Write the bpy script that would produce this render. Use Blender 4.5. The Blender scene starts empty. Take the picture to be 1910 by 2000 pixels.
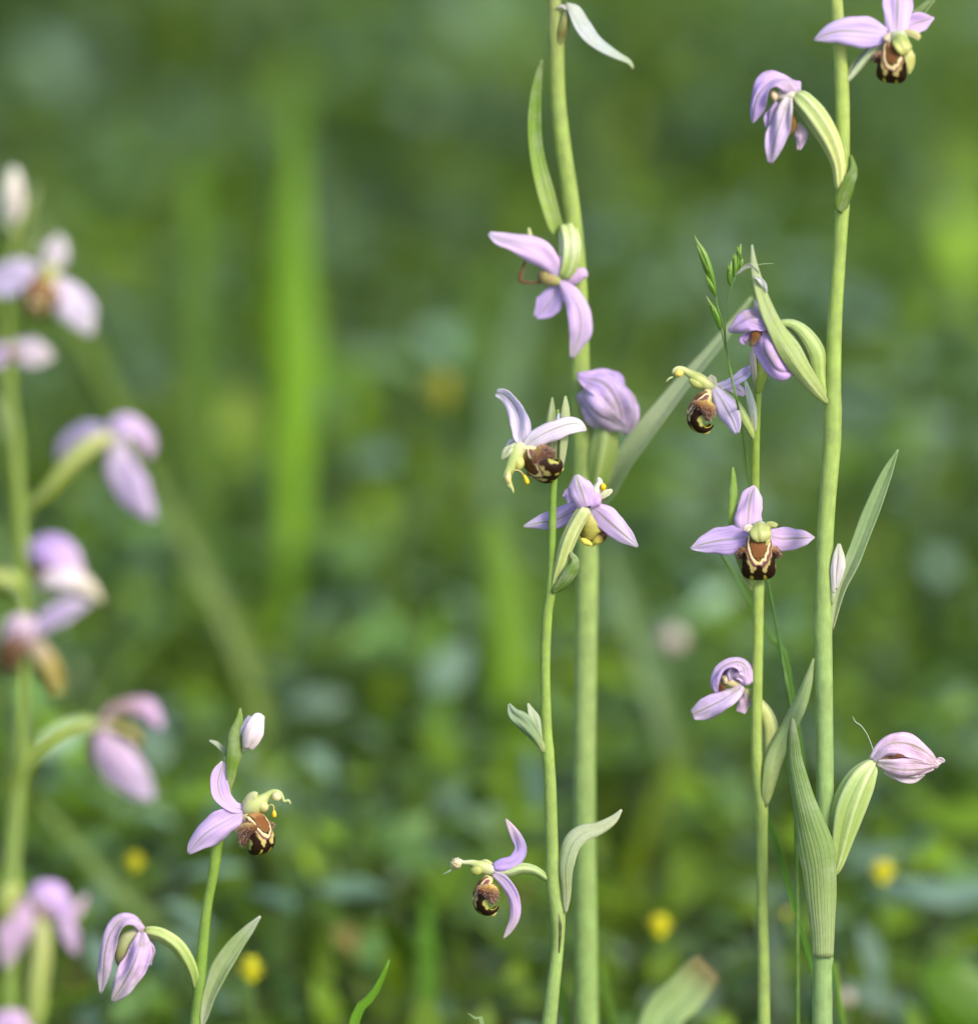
import bpy, math, random
import numpy as np
from mathutils import Vector

# ------------------------------------------------------------------ camera
scene = bpy.context.scene
D = 1.2                      # metres from lens to the focus plane
SP = 0.2 / 1910.0            # metres per photo pixel in the focus plane
PITCH = math.radians(16)
CAM = np.array([0.0, -D * math.cos(PITCH), 0.51])
FWD = np.array([0.0, math.cos(PITCH), -math.sin(PITCH)])
RGT = np.array([1.0, 0.0, 0.0])
UPV = np.array([0.0, math.sin(PITCH), math.cos(PITCH)])
cd = bpy.data.cameras.new('camera')
cd.sensor_fit = 'HORIZONTAL'; cd.sensor_width = 36.0
cd.lens = 36.0 * D / 0.2
cd.clip_start = 0.01; cd.clip_end = 300.0
cd.dof.use_dof = True; cd.dof.focus_distance = D
cd.dof.aperture_fstop = (cd.lens / 1000.0) / 0.039
cam = bpy.data.objects.new('camera', cd)
scene.collection.objects.link(cam)
cam.location = CAM; cam.rotation_euler = (math.radians(90) - PITCH, 0, 0)
scene.camera = cam

# ------------------------------------------------------------------ light
SUN_EL = math.radians(42); SUN_AZ = math.radians(138)     # azimuth clockwise from +Y (towards the right)
w = bpy.data.worlds.new('World'); scene.world = w; w.use_nodes = True
nt = w.node_tree; nt.nodes.clear()
sky = nt.nodes.new('ShaderNodeTexSky'); sky.sky_type = 'NISHITA'; sky.sun_disc = False
sky.sun_elevation = SUN_EL; sky.sun_rotation = SUN_AZ
sky.air_density = 1.0; sky.dust_density = 2.0; sky.ozone_density = 1.0
bg = nt.nodes.new('ShaderNodeBackground'); bg.inputs[1].default_value = 0.11
wo = nt.nodes.new('ShaderNodeOutputWorld')
nt.links.new(sky.outputs[0], bg.inputs[0]); nt.links.new(bg.outputs[0], wo.inputs[0])
sl = bpy.data.lights.new('sun', 'SUN'); sl.energy = 1.5; sl.angle = math.radians(14); sl.color = (1.0, 0.92, 0.76)
so = bpy.data.objects.new('sun', sl); scene.collection.objects.link(so)
sd = Vector((math.sin(SUN_AZ) * math.cos(SUN_EL), math.cos(SUN_AZ) * math.cos(SUN_EL), math.sin(SUN_EL)))
so.rotation_euler = sd.to_track_quat('Z', 'Y').to_euler(); so.location = (2, 1, 3)
vs = scene.view_settings
vs.view_transform = 'Standard'; vs.look = 'None'; vs.gamma = 1.0; vs.exposure = 1.35
vs.use_curve_mapping = False
scene.render.engine = 'CYCLES'
scene.cycles.use_denoising = True
try: scene.cycles.denoiser = 'OPENIMAGEDENOISE'
except Exception: pass
scene.cycles.max_bounces = 8; scene.cycles.transmission_bounces = 4
scene.cycles.sample_clamp_indirect = 4.0

rng = np.random.default_rng(7)
random.seed(7)
C = scene.collection

# ------------------------------------------------------------------ helpers
def lin(r, g, b):
    f = lambda c: (c / 255.0 / 12.92) if c <= 10 else ((c / 255.0 + 0.055) / 1.055) ** 2.4
    return np.array([f(r), f(g), f(b)])

def tag(o, label=None, cat=None, group=None, kind=None):
    if label: o['label'] = label
    if cat: o['category'] = cat
    if group: o['group'] = group
    if kind: o['kind'] = kind
    return o

def make_mesh(name, verts, faces, mat, cols=None, suv=None, smooth=True, parent=None, solid=0.0):
    me = bpy.data.meshes.new(name)
    verts = np.asarray(verts, dtype=np.float64)
    if isinstance(faces, np.ndarray):
        nf, k = faces.shape
        me.vertices.add(len(verts)); me.vertices.foreach_set('co', verts.astype(np.float32).ravel())
        me.loops.add(nf * k); me.loops.foreach_set('vertex_index', faces.astype(np.int32).ravel())
        me.polygons.add(nf)
        me.polygons.foreach_set('loop_start', np.arange(0, nf * k, k, dtype=np.int32))
        me.update(calc_edges=True)
    else:
        me.from_pydata(verts.tolist(), [], faces)
    n = len(me.vertices)
    if cols is not None:
        a = me.color_attributes.new('Col', 'FLOAT_COLOR', 'POINT')
        cc = np.ones((n, 4), dtype=np.float32); cols = np.asarray(cols)
        cc[:, :cols.shape[1]] = cols
        a.data.foreach_set('color', cc.ravel())
    if suv is not None:
        a = me.attributes.new('suv', 'FLOAT_VECTOR', 'POINT')
        a.data.foreach_set('vector', np.asarray(suv, dtype=np.float32).ravel())
    me.polygons.foreach_set('use_smooth', np.full(len(me.polygons), smooth))
    me.materials.append(mat); me.update()
    o = bpy.data.objects.new(name, me); C.objects.link(o)
    if parent is not None: o.parent = parent
    if solid > 0:
        m = o.modifiers.new('thickness', 'SOLIDIFY'); m.thickness = solid; m.offset = 0.0
    return o

def grid_faces(nt_, ns, wrap=False):
    f = []
    cols = ns if wrap else ns - 1
    for i in range(nt_ - 1):
        for j in range(cols):
            j2 = (j + 1) % ns
            f.append((i * ns + j, i * ns + j2, (i + 1) * ns + j2, (i + 1) * ns + j))
    return f

def spline(pts, n):
    """Catmull-Rom through rows of pts, sampled at n places evenly by length of the first three columns."""
    p = np.asarray(pts, dtype=float)
    if len(p) == 2:
        t = np.linspace(0, 1, n)[:, None]; return p[0] * (1 - t) + p[1] * t
    q = np.vstack([2 * p[0] - p[1], p, 2 * p[-1] - p[-2]])
    out = []
    for i in range(1, len(q) - 2):
        t = np.linspace(0, 1, 24, endpoint=(i == len(q) - 3))[:, None]
        p0, p1, p2, p3 = q[i - 1], q[i], q[i + 1], q[i + 2]
        out.append(0.5 * ((2 * p1) + (-p0 + p2) * t + (2 * p0 - 5 * p1 + 4 * p2 - p3) * t ** 2 + (-p0 + 3 * p1 - 3 * p2 + p3) * t ** 3))
    o = np.vstack(out)
    L = np.concatenate([[0], np.cumsum(np.linalg.norm(np.diff(o[:, :3], axis=0), axis=1) + 1e-9)])
    tt = np.linspace(0, L[-1], n)
    return np.stack([np.interp(tt, L, o[:, k]) for k in range(o.shape[1])], axis=1)

def norm(a):
    a = np.asarray(a, float)
    return a / np.maximum(np.linalg.norm(a, axis=-1, keepdims=True), 1e-9)

def colramp(cols, t):
    cols = np.asarray(cols, float)
    if cols.ndim == 1: return np.repeat(cols[None], len(t), 0)
    x = np.linspace(0, 1, len(cols))
    return np.stack([np.interp(t, x, cols[:, k]) for k in range(3)], 1)

def tone(c, k, sat):
    c = np.asarray(c, float); l = (c @ np.array([0.3, 0.6, 0.1]))[..., None]
    return (l + (c - l) * sat) * k

def pix(u, v, dist):
    u = np.asarray(u, float); v = np.asarray(v, float); dist = np.asarray(dist, float)
    k = SP * dist / D
    return CAM + FWD * dist[..., None] + RGT * ((u - 955) * k)[..., None] + UPV * ((1000 - v) * k)[..., None]

# ------------------------------------------------------------------ materials
def newmat(name):
    m = bpy.data.materials.new(name); m.use_nodes = True
    t = m.node_tree; t.nodes.clear()
    return m, t, t.nodes.new, t.links.new

def mathn(N, Lk, op, a, b=None, c=None, clamp=False):
    n = N('ShaderNodeMath'); n.operation = op; n.use_clamp = clamp
    for i, x in enumerate((a, b, c)):
        if x is None: continue
        if isinstance(x, (int, float)): n.inputs[i].default_value = x
        else: Lk(x, n.inputs[i])
    return n.outputs[0]

def mixc(N, Lk, fac, a, b, mode='MIX'):
    n = N('ShaderNodeMix'); n.data_type = 'RGBA'; n.blend_type = mode
    for s, x in ((n.inputs[0], fac), (n.inputs[6], a), (n.inputs[7], b)):
        if isinstance(x, (int, float)): s.default_value = x
        elif isinstance(x, (tuple, list, np.ndarray)): s.default_value = (*[float(q) for q in x][:3], 1)
        else: Lk(x, s)
    return n.outputs[2]

def plant_mat(name, trans=0.3, rough=0.5, streak=(3, 40), streak_amt=0.25, bump=0.3, vein_col=(0.22, 0.27, 0.07),
              side_vein=None, ribs=0, rib_amt=0.3, mottle=0.15, mottle_scale=900.0, sheen=0.0, spec=0.4, sss=0.0, stain=None):
    m, t, N, Lk = newmat(name)
    at = N('ShaderNodeAttribute'); at.attribute_name = 'Col'
    uv = N('ShaderNodeAttribute'); uv.attribute_name = 'suv'
    sep = N('ShaderNodeSeparateXYZ'); Lk(uv.outputs['Vector'], sep.inputs[0])
    col = at.outputs['Color']
    oi = N('ShaderNodeObjectInfo')
    mp = N('ShaderNodeMapping'); mp.inputs['Scale'].default_value = (streak[0], streak[1], 1)
    Lk(uv.outputs['Vector'], mp.inputs[0])
    off = N('ShaderNodeCombineXYZ'); Lk(mathn(N, Lk, 'MULTIPLY', oi.outputs['Random'], 50.0), off.inputs[2])
    Lk(off.outputs[0], mp.inputs['Location'])
    ns = N('ShaderNodeTexNoise'); ns.inputs['Scale'].default_value = 1.0; ns.inputs['Detail'].default_value = 4.0
    Lk(mp.outputs[0], ns.inputs['Vector'])
    geo = N('ShaderNodeTexCoord')
    n2 = N('ShaderNodeTexNoise'); n2.inputs['Scale'].default_value = mottle_scale; n2.inputs['Detail'].default_value = 3.0
    Lk(geo.outputs['Object'], n2.inputs['Vector'])
    f = mathn(N, Lk, 'MULTIPLY_ADD', ns.outputs['Fac'], 2 * streak_amt, 1.0 - streak_amt)
    f2 = mathn(N, Lk, 'MULTIPLY_ADD', n2.outputs['Fac'], 2 * mottle, 1.0 - mottle)
    f = mathn(N, Lk, 'MULTIPLY', f, f2)
    height = ns.outputs['Fac']
    if ribs:
        mp3 = N('ShaderNodeMapping'); mp3.inputs['Scale'].default_value = (1.2, 5.0, 1); Lk(uv.outputs['Vector'], mp3.inputs[0]); Lk(off.outputs[0], mp3.inputs['Location'])
        n3 = N('ShaderNodeTexNoise'); n3.inputs['Scale'].default_value = 1.0; n3.inputs['Detail'].default_value = 2.0; Lk(mp3.outputs[0], n3.inputs['Vector'])
        s = mathn(N, Lk, 'SINE', mathn(N, Lk, 'MULTIPLY', mathn(N, Lk, 'MULTIPLY_ADD', n3.outputs['Fac'], 0.16, sep.outputs[1]), ribs * 6.2832))
        rib_amt_n = mathn(N, Lk, 'MULTIPLY', n3.outputs['Fac'], -2.0 * rib_amt)
        s = mathn(N, Lk, 'POWER', mathn(N, Lk, 'MULTIPLY_ADD', s, 0.5, 0.5), 2.5)
        f = mathn(N, Lk, 'MULTIPLY', f, mathn(N, Lk, 'MULTIPLY_ADD', s, rib_amt_n, 1.0 + rib_amt * 0.3))
        height = mathn(N, Lk, 'SUBTRACT', height, s)
    cf = N('ShaderNodeCombineColor')
    for i in range(3): Lk(f, cf.inputs[i])
    col = mixc(N, Lk, 1.0, col, cf.outputs[0], 'MULTIPLY')
    if stain is not None:
        n5 = N('ShaderNodeTexNoise'); n5.inputs['Scale'].default_value = 260.0; n5.inputs['Detail'].default_value = 5.0; n5.inputs['Roughness'].default_value = 0.65
        Lk(geo.outputs['Object'], n5.inputs['Vector'])
        r5 = N('ShaderNodeMapRange'); r5.inputs[1].default_value = 0.48; r5.inputs[2].default_value = 0.68; r5.inputs[3].default_value = 0.0; r5.inputs[4].default_value = stain[1]
        Lk(n5.outputs['Fac'], r5.inputs[0]); col = mixc(N, Lk, r5.outputs[0], col, stain[0])
    # midvein, strength in the alpha of Col
    dv = mathn(N, Lk, 'ABSOLUTE', mathn(N, Lk, 'SUBTRACT', sep.outputs[1], 0.5))
    mr = N('ShaderNodeMapRange'); mr.inputs[1].default_value = 0.018; mr.inputs[2].default_value = 0.06
    mr.inputs[3].default_value = 1.0; mr.inputs[4].default_value = 0.0
    Lk(dv, mr.inputs[0])
    vm = mathn(N, Lk, 'MULTIPLY', mr.outputs[0], at.outputs['Alpha'])
    vm = mathn(N, Lk, 'MULTIPLY', vm, mathn(N, Lk, 'MULTIPLY_ADD', ns.outputs['Fac'], 0.7, 0.6, clamp=True))
    col = mixc(N, Lk, vm, col, vein_col)
    if side_vein is not None:
        d2 = mathn(N, Lk, 'ABSOLUTE', mathn(N, Lk, 'SUBTRACT', dv, 0.17))
        m2 = N('ShaderNodeMapRange'); m2.inputs[1].default_value = 0.006; m2.inputs[2].default_value = 0.03
        m2.inputs[3].default_value = 0.45; m2.inputs[4].default_value = 0.0
        Lk(d2, m2.inputs[0])
        col = mixc(N, Lk, mathn(N, Lk, 'MULTIPLY', m2.outputs[0], at.outputs['Alpha']), col, side_vein)
    bp = N('ShaderNodeBump'); bp.inputs['Strength'].default_value = bump; bp.inputs['Distance'].default_value = 0.0003
    Lk(height, bp.inputs['Height'])
    pb = N('ShaderNodeBsdfPrincipled')
    Lk(col, pb.inputs['Base Color']); pb.inputs['Roughness'].default_value = rough
    pb.inputs['Specular IOR Level'].default_value = spec
    pb.inputs['Sheen Weight'].default_value = sheen
    if sss > 0:
        pb.inputs['Subsurface Weight'].default_value = sss
        pb.inputs['Subsurface Radius'].default_value = (0.6, 1.0, 0.25); pb.inputs['Subsurface Scale'].default_value = 0.0012
    Lk(bp.outputs[0], pb.inputs['Normal'])
    out = N('ShaderNodeOutputMaterial')
    if trans > 0:
        tb = N('ShaderNodeBsdfTranslucent'); Lk(col, tb.inputs[0]); Lk(bp.outputs[0], tb.inputs['Normal'])
        mx = N('ShaderNodeMixShader'); mx.inputs[0].default_value = trans
        Lk(pb.outputs[0], mx.inputs[1]); Lk(tb.outputs[0], mx.inputs[2]); Lk(mx.outputs[0], out.inputs[0])
    else:
        Lk(pb.outputs[0], out.inputs[0])
    return m

M_PETAL = plant_mat('sepal_tissue', trans=0.46, rough=0.55, streak=(1.3, 17), streak_amt=0.22, bump=0.5,
                    vein_col=(0.26, 0.30, 0.08), side_vein=(0.36, 0.24, 0.48), mottle=0.06, sheen=0.15, spec=0.3)
M_WITHER = plant_mat('withered_sepal_tissue', trans=0.3, rough=0.65, streak=(2.5, 24), streak_amt=0.34, bump=0.8,
                     vein_col=(0.24, 0.24, 0.10), side_vein=(0.36, 0.24, 0.42), mottle=0.14, spec=0.25, stain=((0.40, 0.33, 0.30), 0.65))
M_LEAF = plant_mat('bract_tissue', trans=0.34, rough=0.42, streak=(2, 20), streak_amt=0.22, bump=0.3, ribs=9,
                   rib_amt=0.12, vein_col=(0.45, 0.55, 0.22), mottle=0.14, stain=((0.46, 0.50, 0.34), 0.40))
M_STEM = plant_mat('stem_tissue', trans=0.0, rough=0.46, streak=(16, 14), streak_amt=0.26, bump=0.35, mottle=0.30,
                   mottle_scale=330.0, spec=0.4, sss=0.25, stain=((0.20, 0.26, 0.09), 0.45))
M_OVARY = plant_mat('ovary_tissue', trans=0.0, rough=0.42, streak=(2, 36), streak_amt=0.30, bump=0.6, mottle=0.14, spec=0.45, sss=0.25)
M_LIP = plant_mat('lip_velvet', trans=0.0, rough=0.62, streak=(30, 30), streak_amt=0.12, bump=0.25, mottle=0.12,
                  mottle_scale=2500.0, sheen=0.0, spec=0.16)
M_FUZZ = plant_mat('fuzzy_lobe', trans=0.0, rough=0.85, streak=(40, 60), streak_amt=0.35, bump=0.9, mottle=0.25,
                   mottle_scale=5000.0, sheen=0.15, spec=0.08)
M_HAIR = plant_mat('lobe_hair', trans=0.35, rough=0.6, streak_amt=0.05, bump=0.0, mottle=0.05, spec=0.3)
M_SOFT = plant_mat('column_tissue', trans=0.12, rough=0.42, streak=(4, 10), streak_amt=0.12, bump=0.2, mottle=0.08, spec=0.45)
M_GRASS = plant_mat('grass_tissue', trans=0.33, rough=0.42, streak=(2, 24), streak_amt=0.16, bump=0.35, ribs=7, rib_amt=0.18,
                    vein_col=(0.3, 0.4, 0.14), mottle=0.12)

def veg_mat(name, trans, rough, spec):
    m, t, N, Lk = newmat(name)
    at = N('ShaderNodeAttribute'); at.attribute_name = 'Col'
    tc = N('ShaderNodeTexCoord')
    n = N('ShaderNodeTexNoise'); n.inputs['Scale'].default_value = 160.0; n.inputs['Detail'].default_value = 3.0
    Lk(tc.outputs['Object'], n.inputs['Vector'])
    f = mathn(N, Lk, 'MULTIPLY_ADD', n.outputs['Fac'], 0.5, 0.75)
    cf = N('ShaderNodeCombineColor')
    for i in range(3): Lk(f, cf.inputs[i])
    col = mixc(N, Lk, 1.0, at.outputs['Color'], cf.outputs[0], 'MULTIPLY')
    pb = N('ShaderNodeBsdfPrincipled'); Lk(col, pb.inputs['Base Color'])
    pb.inputs['Roughness'].default_value = rough; pb.inputs['Specular IOR Level'].default_value = spec
    tb = N('ShaderNodeBsdfTranslucent'); Lk(col, tb.inputs[0])
    mx = N('ShaderNodeMixShader'); mx.inputs[0].default_value = trans
    out = N('ShaderNodeOutputMaterial')
    Lk(pb.outputs[0], mx.inputs[1]); Lk(tb.outputs[0], mx.inputs[2]); Lk(mx.outputs[0], out.inputs[0])
    return m
M_VEG = veg_mat('meadow_leaf', 0.45, 0.5, 0.4)

# colours (linear base colours)
LILAC = lin(196, 160, 226); PINK = lin(214, 172, 228); PALE = lin(232, 220, 240); DEEP = lin(172, 128, 212)
DUSKY = lin(178, 148, 190); WHITE = lin(236, 228, 230)
G_STEM = lin(158, 186, 88); G_PALE = lin(176, 196, 134); G_SAGE = lin(152, 178, 122); G_DARK = lin(92, 128, 40)
G_LEAF = lin(132, 164, 72); G_YEL = lin(190, 200, 96); G_OVA = lin(178, 198, 104); G_RIDGE = lin(222, 228, 176)
CREAM = lin(226, 214, 150); YEL = lin(240, 196, 24); BROWN = lin(96, 58, 30); DARKB = lin(40, 20, 8); OLIVE = lin(150, 140, 60)

# ------------------------------------------------------------------ plants built in photo pixels
class Plant:
    def __init__(self, name, d0, label, cat, lean=0.42, base=None, group=None):
        self.d0, self.lean = d0, lean
        self.base = np.zeros(3)
        self.root = bpy.data.objects.new(name, None); C.objects.link(self.root)
        self.root.empty_display_size = 0.02
        tag(self.root, label, cat, group)
        if base is not None: self.set_base(base)
    def set_base(self, b):
        self.base = np.asarray(b, float); self.root.location = self.base
    def W(self, p):
        p = np.asarray(p, float)
        dist = D + self.d0 - self.lean * math.tan(PITCH) * (1000 - p[..., 1]) * SP - p[..., 2] * SP
        return pix(p[..., 0], p[..., 1], dist)
    def L(self, p):
        return self.W(p) - self.base

    def stem(self, pts, name='stem', col=(G_STEM,), nseg=90, ns=16, knots=()):
        """pts: (u, v, w, width) from the top down; carried on into the ground."""
        p = np.asarray(pts, float)
        s = spline(p, nseg)
        for (kv, kw, kl) in knots:
            s[:, 3] *= 1 + kw * np.exp(-((s[:, 1] - kv) / kl) ** 2)
        wpts = self.W(s[:, :3])
        # real half widths
        dist = np.linalg.norm(wpts - CAM, axis=1)
        rad = s[:, 3] * 0.5 * SP * dist / D
        end = wpts[-1]; dirv = norm(wpts[-1] - wpts[-6]); dirv = norm(dirv * np.array([0.5, 0.3, 1]))
        k = end[2] / -dirv[2] if dirv[2] < -0.2 else end[2]
        extra = [end + dirv * (k + 0.006) * f for f in (0.25, 0.5, 0.75, 1.0)]
        wall = np.vstack([wpts, extra]); rad = np.concatenate([rad, [rad[-1] * q for q in (1.02, 1.05, 1.1, 1.2)]])
        self.set_base((extra[-1][0], extra[-1][1], 0.0))
        v, f, t_ = sweep(wall, rad, ns)
        c = tone(colramp(np.asarray(col), t_), 0.70, 0.96)
        suv = np.stack([t_ * len(wall) / 20, np.tile(np.linspace(0, 1, ns), len(wall) + 2)[:len(t_)], np.zeros(len(t_))], 1)
        return make_mesh(name, v - self.base, f, M_STEM, cols=np.c_[c, np.zeros(len(c))], suv=suv, parent=self.root)

    def tube(self, name, pts, col, mat=None, parent=None, ribs=0, rib=0.12, ns=14, nseg=24, flat=None, ridge_col=None, noise=0.0, twist=0.0, round_ends=True):
        mat = mat or M_SOFT
        s = spline(np.asarray(pts, float), nseg)
        if round_ends:
            tt = np.linspace(0, 1, nseg)
            e = np.sqrt(np.clip(1 - (1 - np.clip(tt / 0.08, 0, 1)) ** 2, 0, 1)) * np.sqrt(np.clip(1 - (1 - np.clip((1 - tt) / 0.08, 0, 1)) ** 2, 0, 1))
            s[:, 3] *= 0.35 + 0.65 * e
        ang = np.linspace(0, 2 * math.pi, ns, endpoint=False)
        mod = np.ones(ns)
        if ribs: mod = 1 + rib * np.cos(ang * ribs)
        v, f, t_ = sweep(s[:, :3], s[:, 3] * 0.5, ns, mod=mod, flat=flat, twist=twist)
        if noise: v = v + rng.normal(0, noise, v.shape) * s[:, 3].mean()
        c = colramp(np.asarray(col), t_)
        if mat is M_OVARY: c = tone(c, 0.76, 0.94)
        if mat is M_SOFT and name not in ('pollinium', 'anther', 'flower_head'): c = tone(c, 0.9, 0.86)
        if ridge_col is not None and ribs:
            m = np.tile(np.clip(np.cos(ang * ribs), 0, 1) ** 2, nseg)
            m = np.concatenate([m, [0, 0]])[:, None] * 0.5
            c = c * (1 - m) + tone(ridge_col, 0.85, 0.85) * m
        suv = np.stack([t_, np.concatenate([np.tile(np.linspace(0, 1, ns), nseg), [0, 0]]), np.zeros(len(t_))], 1)
        return make_mesh(name, self.L(v), f, mat, cols=np.c_[c, np.zeros(len(c))], suv=suv, parent=parent or self.root)

    def petal(self, name, pts, col, n=(0, 0, 1), cup=0.25, wave=0.06, crease=0.06, vein=0.8, mat=None, parent=None,
              nt=30, ns=13, solid=0.00013, freq=7.0, curl=0.0, edge_col=None, jag=0.0, crumple=None, round_base=0.0):
        """pts: (u, v, w, projected width). n: facing (u, v, w), one or one per point."""
        mat = mat or M_PETAL
        if mat in (M_PETAL, M_WITHER): col = [np.asarray(c_, float) ** 0.56 * np.array([1.0, 0.955, 1.0]) for c_ in (col if np.ndim(col) > 1 else [col])]
        p = np.asarray(pts, float)
        nn = np.asarray(n, float)
        if nn.ndim == 1: nn = np.repeat(nn[None], len(p), 0)
        s = spline(np.c_[p, norm(nn)], nt)
        P, wd, nv = s[:, :3], np.maximum(s[:, 3], 0.6), norm(s[:, 4:7])
        T = norm(np.gradient(P, axis=0))
        side = norm(np.cross(nv, T)); nrm = norm(np.cross(T, side))
        nrm = nrm * np.sign(np.sum(nrm * nv, 1, keepdims=True) + 1e-9)
        T2 = norm(np.c_[T[:, :2], np.zeros(nt)]); perp = np.c_[-T2[:, 1], T2[:, 0]]
        proj = np.abs(np.sum(perp * side[:, :2], 1))
        hw = wd * 0.5 / np.clip(proj, 0.5, 1)
        x = np.linspace(-1, 1, ns); ph = rng.uniform(0, 6.28, 2)
        t = np.linspace(0, 1, nt)
        X, Tt = np.meshgrid(x, t)
        hwX = hw[:, None] * np.ones_like(X)
        dz = cup * hwX * (1 - X ** 2) - crease * hwX * np.exp(-(X / 0.13) ** 2)
        dz += (0.03 if mat in (M_PETAL, M_WITHER) else 0.0) * hwX * np.cos(10.5 * X + 2 * Tt)
        dz += wave * hwX * np.sin(freq * Tt + np.where(X > 0, ph[0], ph[1])) * np.abs(X) ** 1.5
        dz += -curl * hwX * np.clip(np.abs(X) - 0.55, 0, 1) ** 2 * 4
        if crumple is None: crumple = 0.26 if mat is M_WITHER else (0.11 if mat is M_PETAL else 0.10 if mat is M_LEAF else 0.05)
        for k in range(5):
            a_, b_, c_ = rng.uniform(2, 9), rng.uniform(1.5, 5.5) * rng.choice([-1, 1]), rng.uniform(0, 6.28)
            dz += crumple * hwX * np.sin(a_ * Tt + b_ * X + c_) * (0.35 + 0.65 * np.abs(X)) / (1 + 0.3 * k)
        if round_base: hwX = hwX * (1 - round_base * np.clip(1 - Tt / 0.10, 0, 1) ** 2)
        wob = 1 + ((0.05 + jag) * np.sin(11 * Tt + np.where(X > 0, ph[1], ph[0] + 2)) + 0.03 * np.sin(23 * Tt + np.where(X > 0, ph[0], ph[1] + 2))) * np.abs(X) * np.sin(np.pi * Tt)
        V = P[:, None, :] + side[:, None, :] * (X * hwX * wob)[..., None] + nrm[:, None, :] * dz[..., None]
        V = V.reshape(-1, 3)
        c = colramp(np.asarray(col), Tt.ravel())
        if edge_col is not None:
            m = (np.abs(X) ** 4).ravel()[:, None] * 0.6
            c = c * (1 - m) + np.asarray(edge_col) * m
        if mat is M_SOFT: c = tone(c, 0.82, 0.80)
        if mat is M_LEAF: c = tone(c, 0.86, 0.92)
        if mat is M_GRASS: c = tone(c, 0.98, 1.05)
        a = vein * np.interp(Tt.ravel(), [0, 0.25, 0.6, 1], [0.35, 0.6, 0.9, 1.0])
        suv = np.stack([Tt.ravel(), (X.ravel() + 1) / 2, np.zeros(X.size)], 1)
        return make_mesh(name, self.L(V), grid_faces(nt, ns), mat, cols=np.c_[c, a], suv=suv, parent=parent or self.root, solid=solid)

    def leaf(self, name, pts, col, parent=None, **k):
        k.setdefault('mat', M_LEAF); k.setdefault('cup', -0.35); k.setdefault('vein', 0.25); k.setdefault('wave', 0.05)
        k.setdefault('crease', 0.12); k.setdefault('solid', 0.0003); k.setdefault('round_base', 0.7)
        return self.petal(name, pts, col, parent=parent, **k)

    # -------------------------------------------------------------- the bee-like lip
    def lip(self, parent, base, length, down, front, lobe_l=1.0, lobe_r=1.0, hue=1.0, width=1.0, hairs=True, bend=0.0, soft=False, appendix=True):
        base = np.asarray(base, float)
        dn = norm(down); fr = np.asarray(front, float); fr = norm(fr - dn * np.dot(fr, dn))
        sx = np.cross(dn, fr); sx = sx * (1 if sx[0] >= 0 or abs(sx[0]) < 0.2 else -1)
        Lp = length
        def loc(x, y, z): return base + (np.asarray(x)[..., None] * sx + np.asarray(y)[..., None] * dn + np.asarray(z)[..., None] * fr) * Lp
        nb, na = 66, 57
        b = np.linspace(0, 1.26, nb)
        # spine: runs down, gently bulging forward, then rolls under at the tip
        yc, zc, tn = np.zeros(nb), np.zeros(nb), np.zeros((nb, 2))
        ang = np.interp(b, [0, 0.25, 0.55, 0.72, 0.9, 1.32], [-0.55, -0.15, 0.12, 0.50, 1.35, 3.2])   # + turns to the back
        y = z = 0.0; db = b[1] - b[0]
        for i in range(nb):
            yc[i], zc[i] = y, z; tn[i] = (math.cos(ang[i]), -math.sin(ang[i]))
            y += db * tn[i, 0]; z += db * tn[i, 1]
        hw = np.interp(b, [0, 0.1, 0.3, 0.5, 0.7, 0.85, 1.0, 1.15, 1.32], [0.20, 0.245, 0.285, 0.315, 0.345, 0.335, 0.275, 0.19, 0.08]) * width
        th = np.linspace(-1, 1, na) * math.radians(104)
        B, TH = np.meshgrid(b, th, indexing='ij')
        HW = hw[:, None]
        prof = np.interp(b, [0, 0.15, 0.45, 0.8, 1.32], [0.45, 0.6, 0.70, 0.50, 0.30])[:, None]
        sq = np.sign(np.sin(TH)) * np.abs(np.sin(TH)) ** 0.8
        x = HW * sq
        nz = HW * prof * (np.sign(np.cos(TH)) * np.abs(np.cos(TH)) ** 0.85 - 0.25)
        # push along the spine normal (forward for the straight run)
        ny, nzv = tn[:, 1][:, None] * -1.0 * -1.0, tn[:, 0][:, None]
        Y = yc[:, None] + nz * (-tn[:, 1][:, None]) ; Z = zc[:, None] + nz * nzv
        V = loc(x, Y, Z).reshape(-1, 3)
        # pattern
        ir = 0.010 * np.sin(27 * x + 19 * B + 3 * base[0]) + 0.008 * np.sin(41 * x - 33 * B + base[1])
        xa = np.abs(x + 0.7 * ir) / width; bb = B + 1.2 * ir
        col = np.empty(x.shape + (3,)); col[:] = DARKB * 0.9
        rad_ = np.where(bb > 0.20, np.sqrt((xa / 0.165) ** 2 + (np.clip(bb - 0.20, 0, 9) / 0.30) ** 2), xa / 0.165)
        def put(mask, c):
            m = np.clip(mask, 0, 1)[..., None]; col[:] = col * (1 - m) + np.asarray(c) * m
        def step(e0, e1, q): return np.clip((q - e0) / (e1 - e0 + 1e-9), 0, 1)
        def band(q, a0, a1, s=0.05): return step(a0 - s, a0, q) * (1 - step(a1, a1 + s, q))
        CR = lin(222, 202, 150); PUR = lin(112, 70, 74); YB = lin(184, 166, 104); SH = lin(112, 70, 34) * hue; TAN = lin(150, 112, 70)
        put(1 - step(1.80, 1.90, rad_), YB)
        put(step(1.62, 1.7, rad_) * (1 - step(0.50, 0.56, bb)), DARKB)
        for sgn in (0.125,):
            q = np.sqrt(((xa - sgn) / 0.062) ** 2 + ((bb - 0.65) / 0.078) ** 2)
            put(1 - step(0.9, 1.05, q), YB)
        qn = np.sqrt((xa / 0.055) ** 2 + ((bb - 0.735) / 0.085) ** 2)
        put(1 - step(0.9, 1.05, qn), DARKB)
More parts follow.
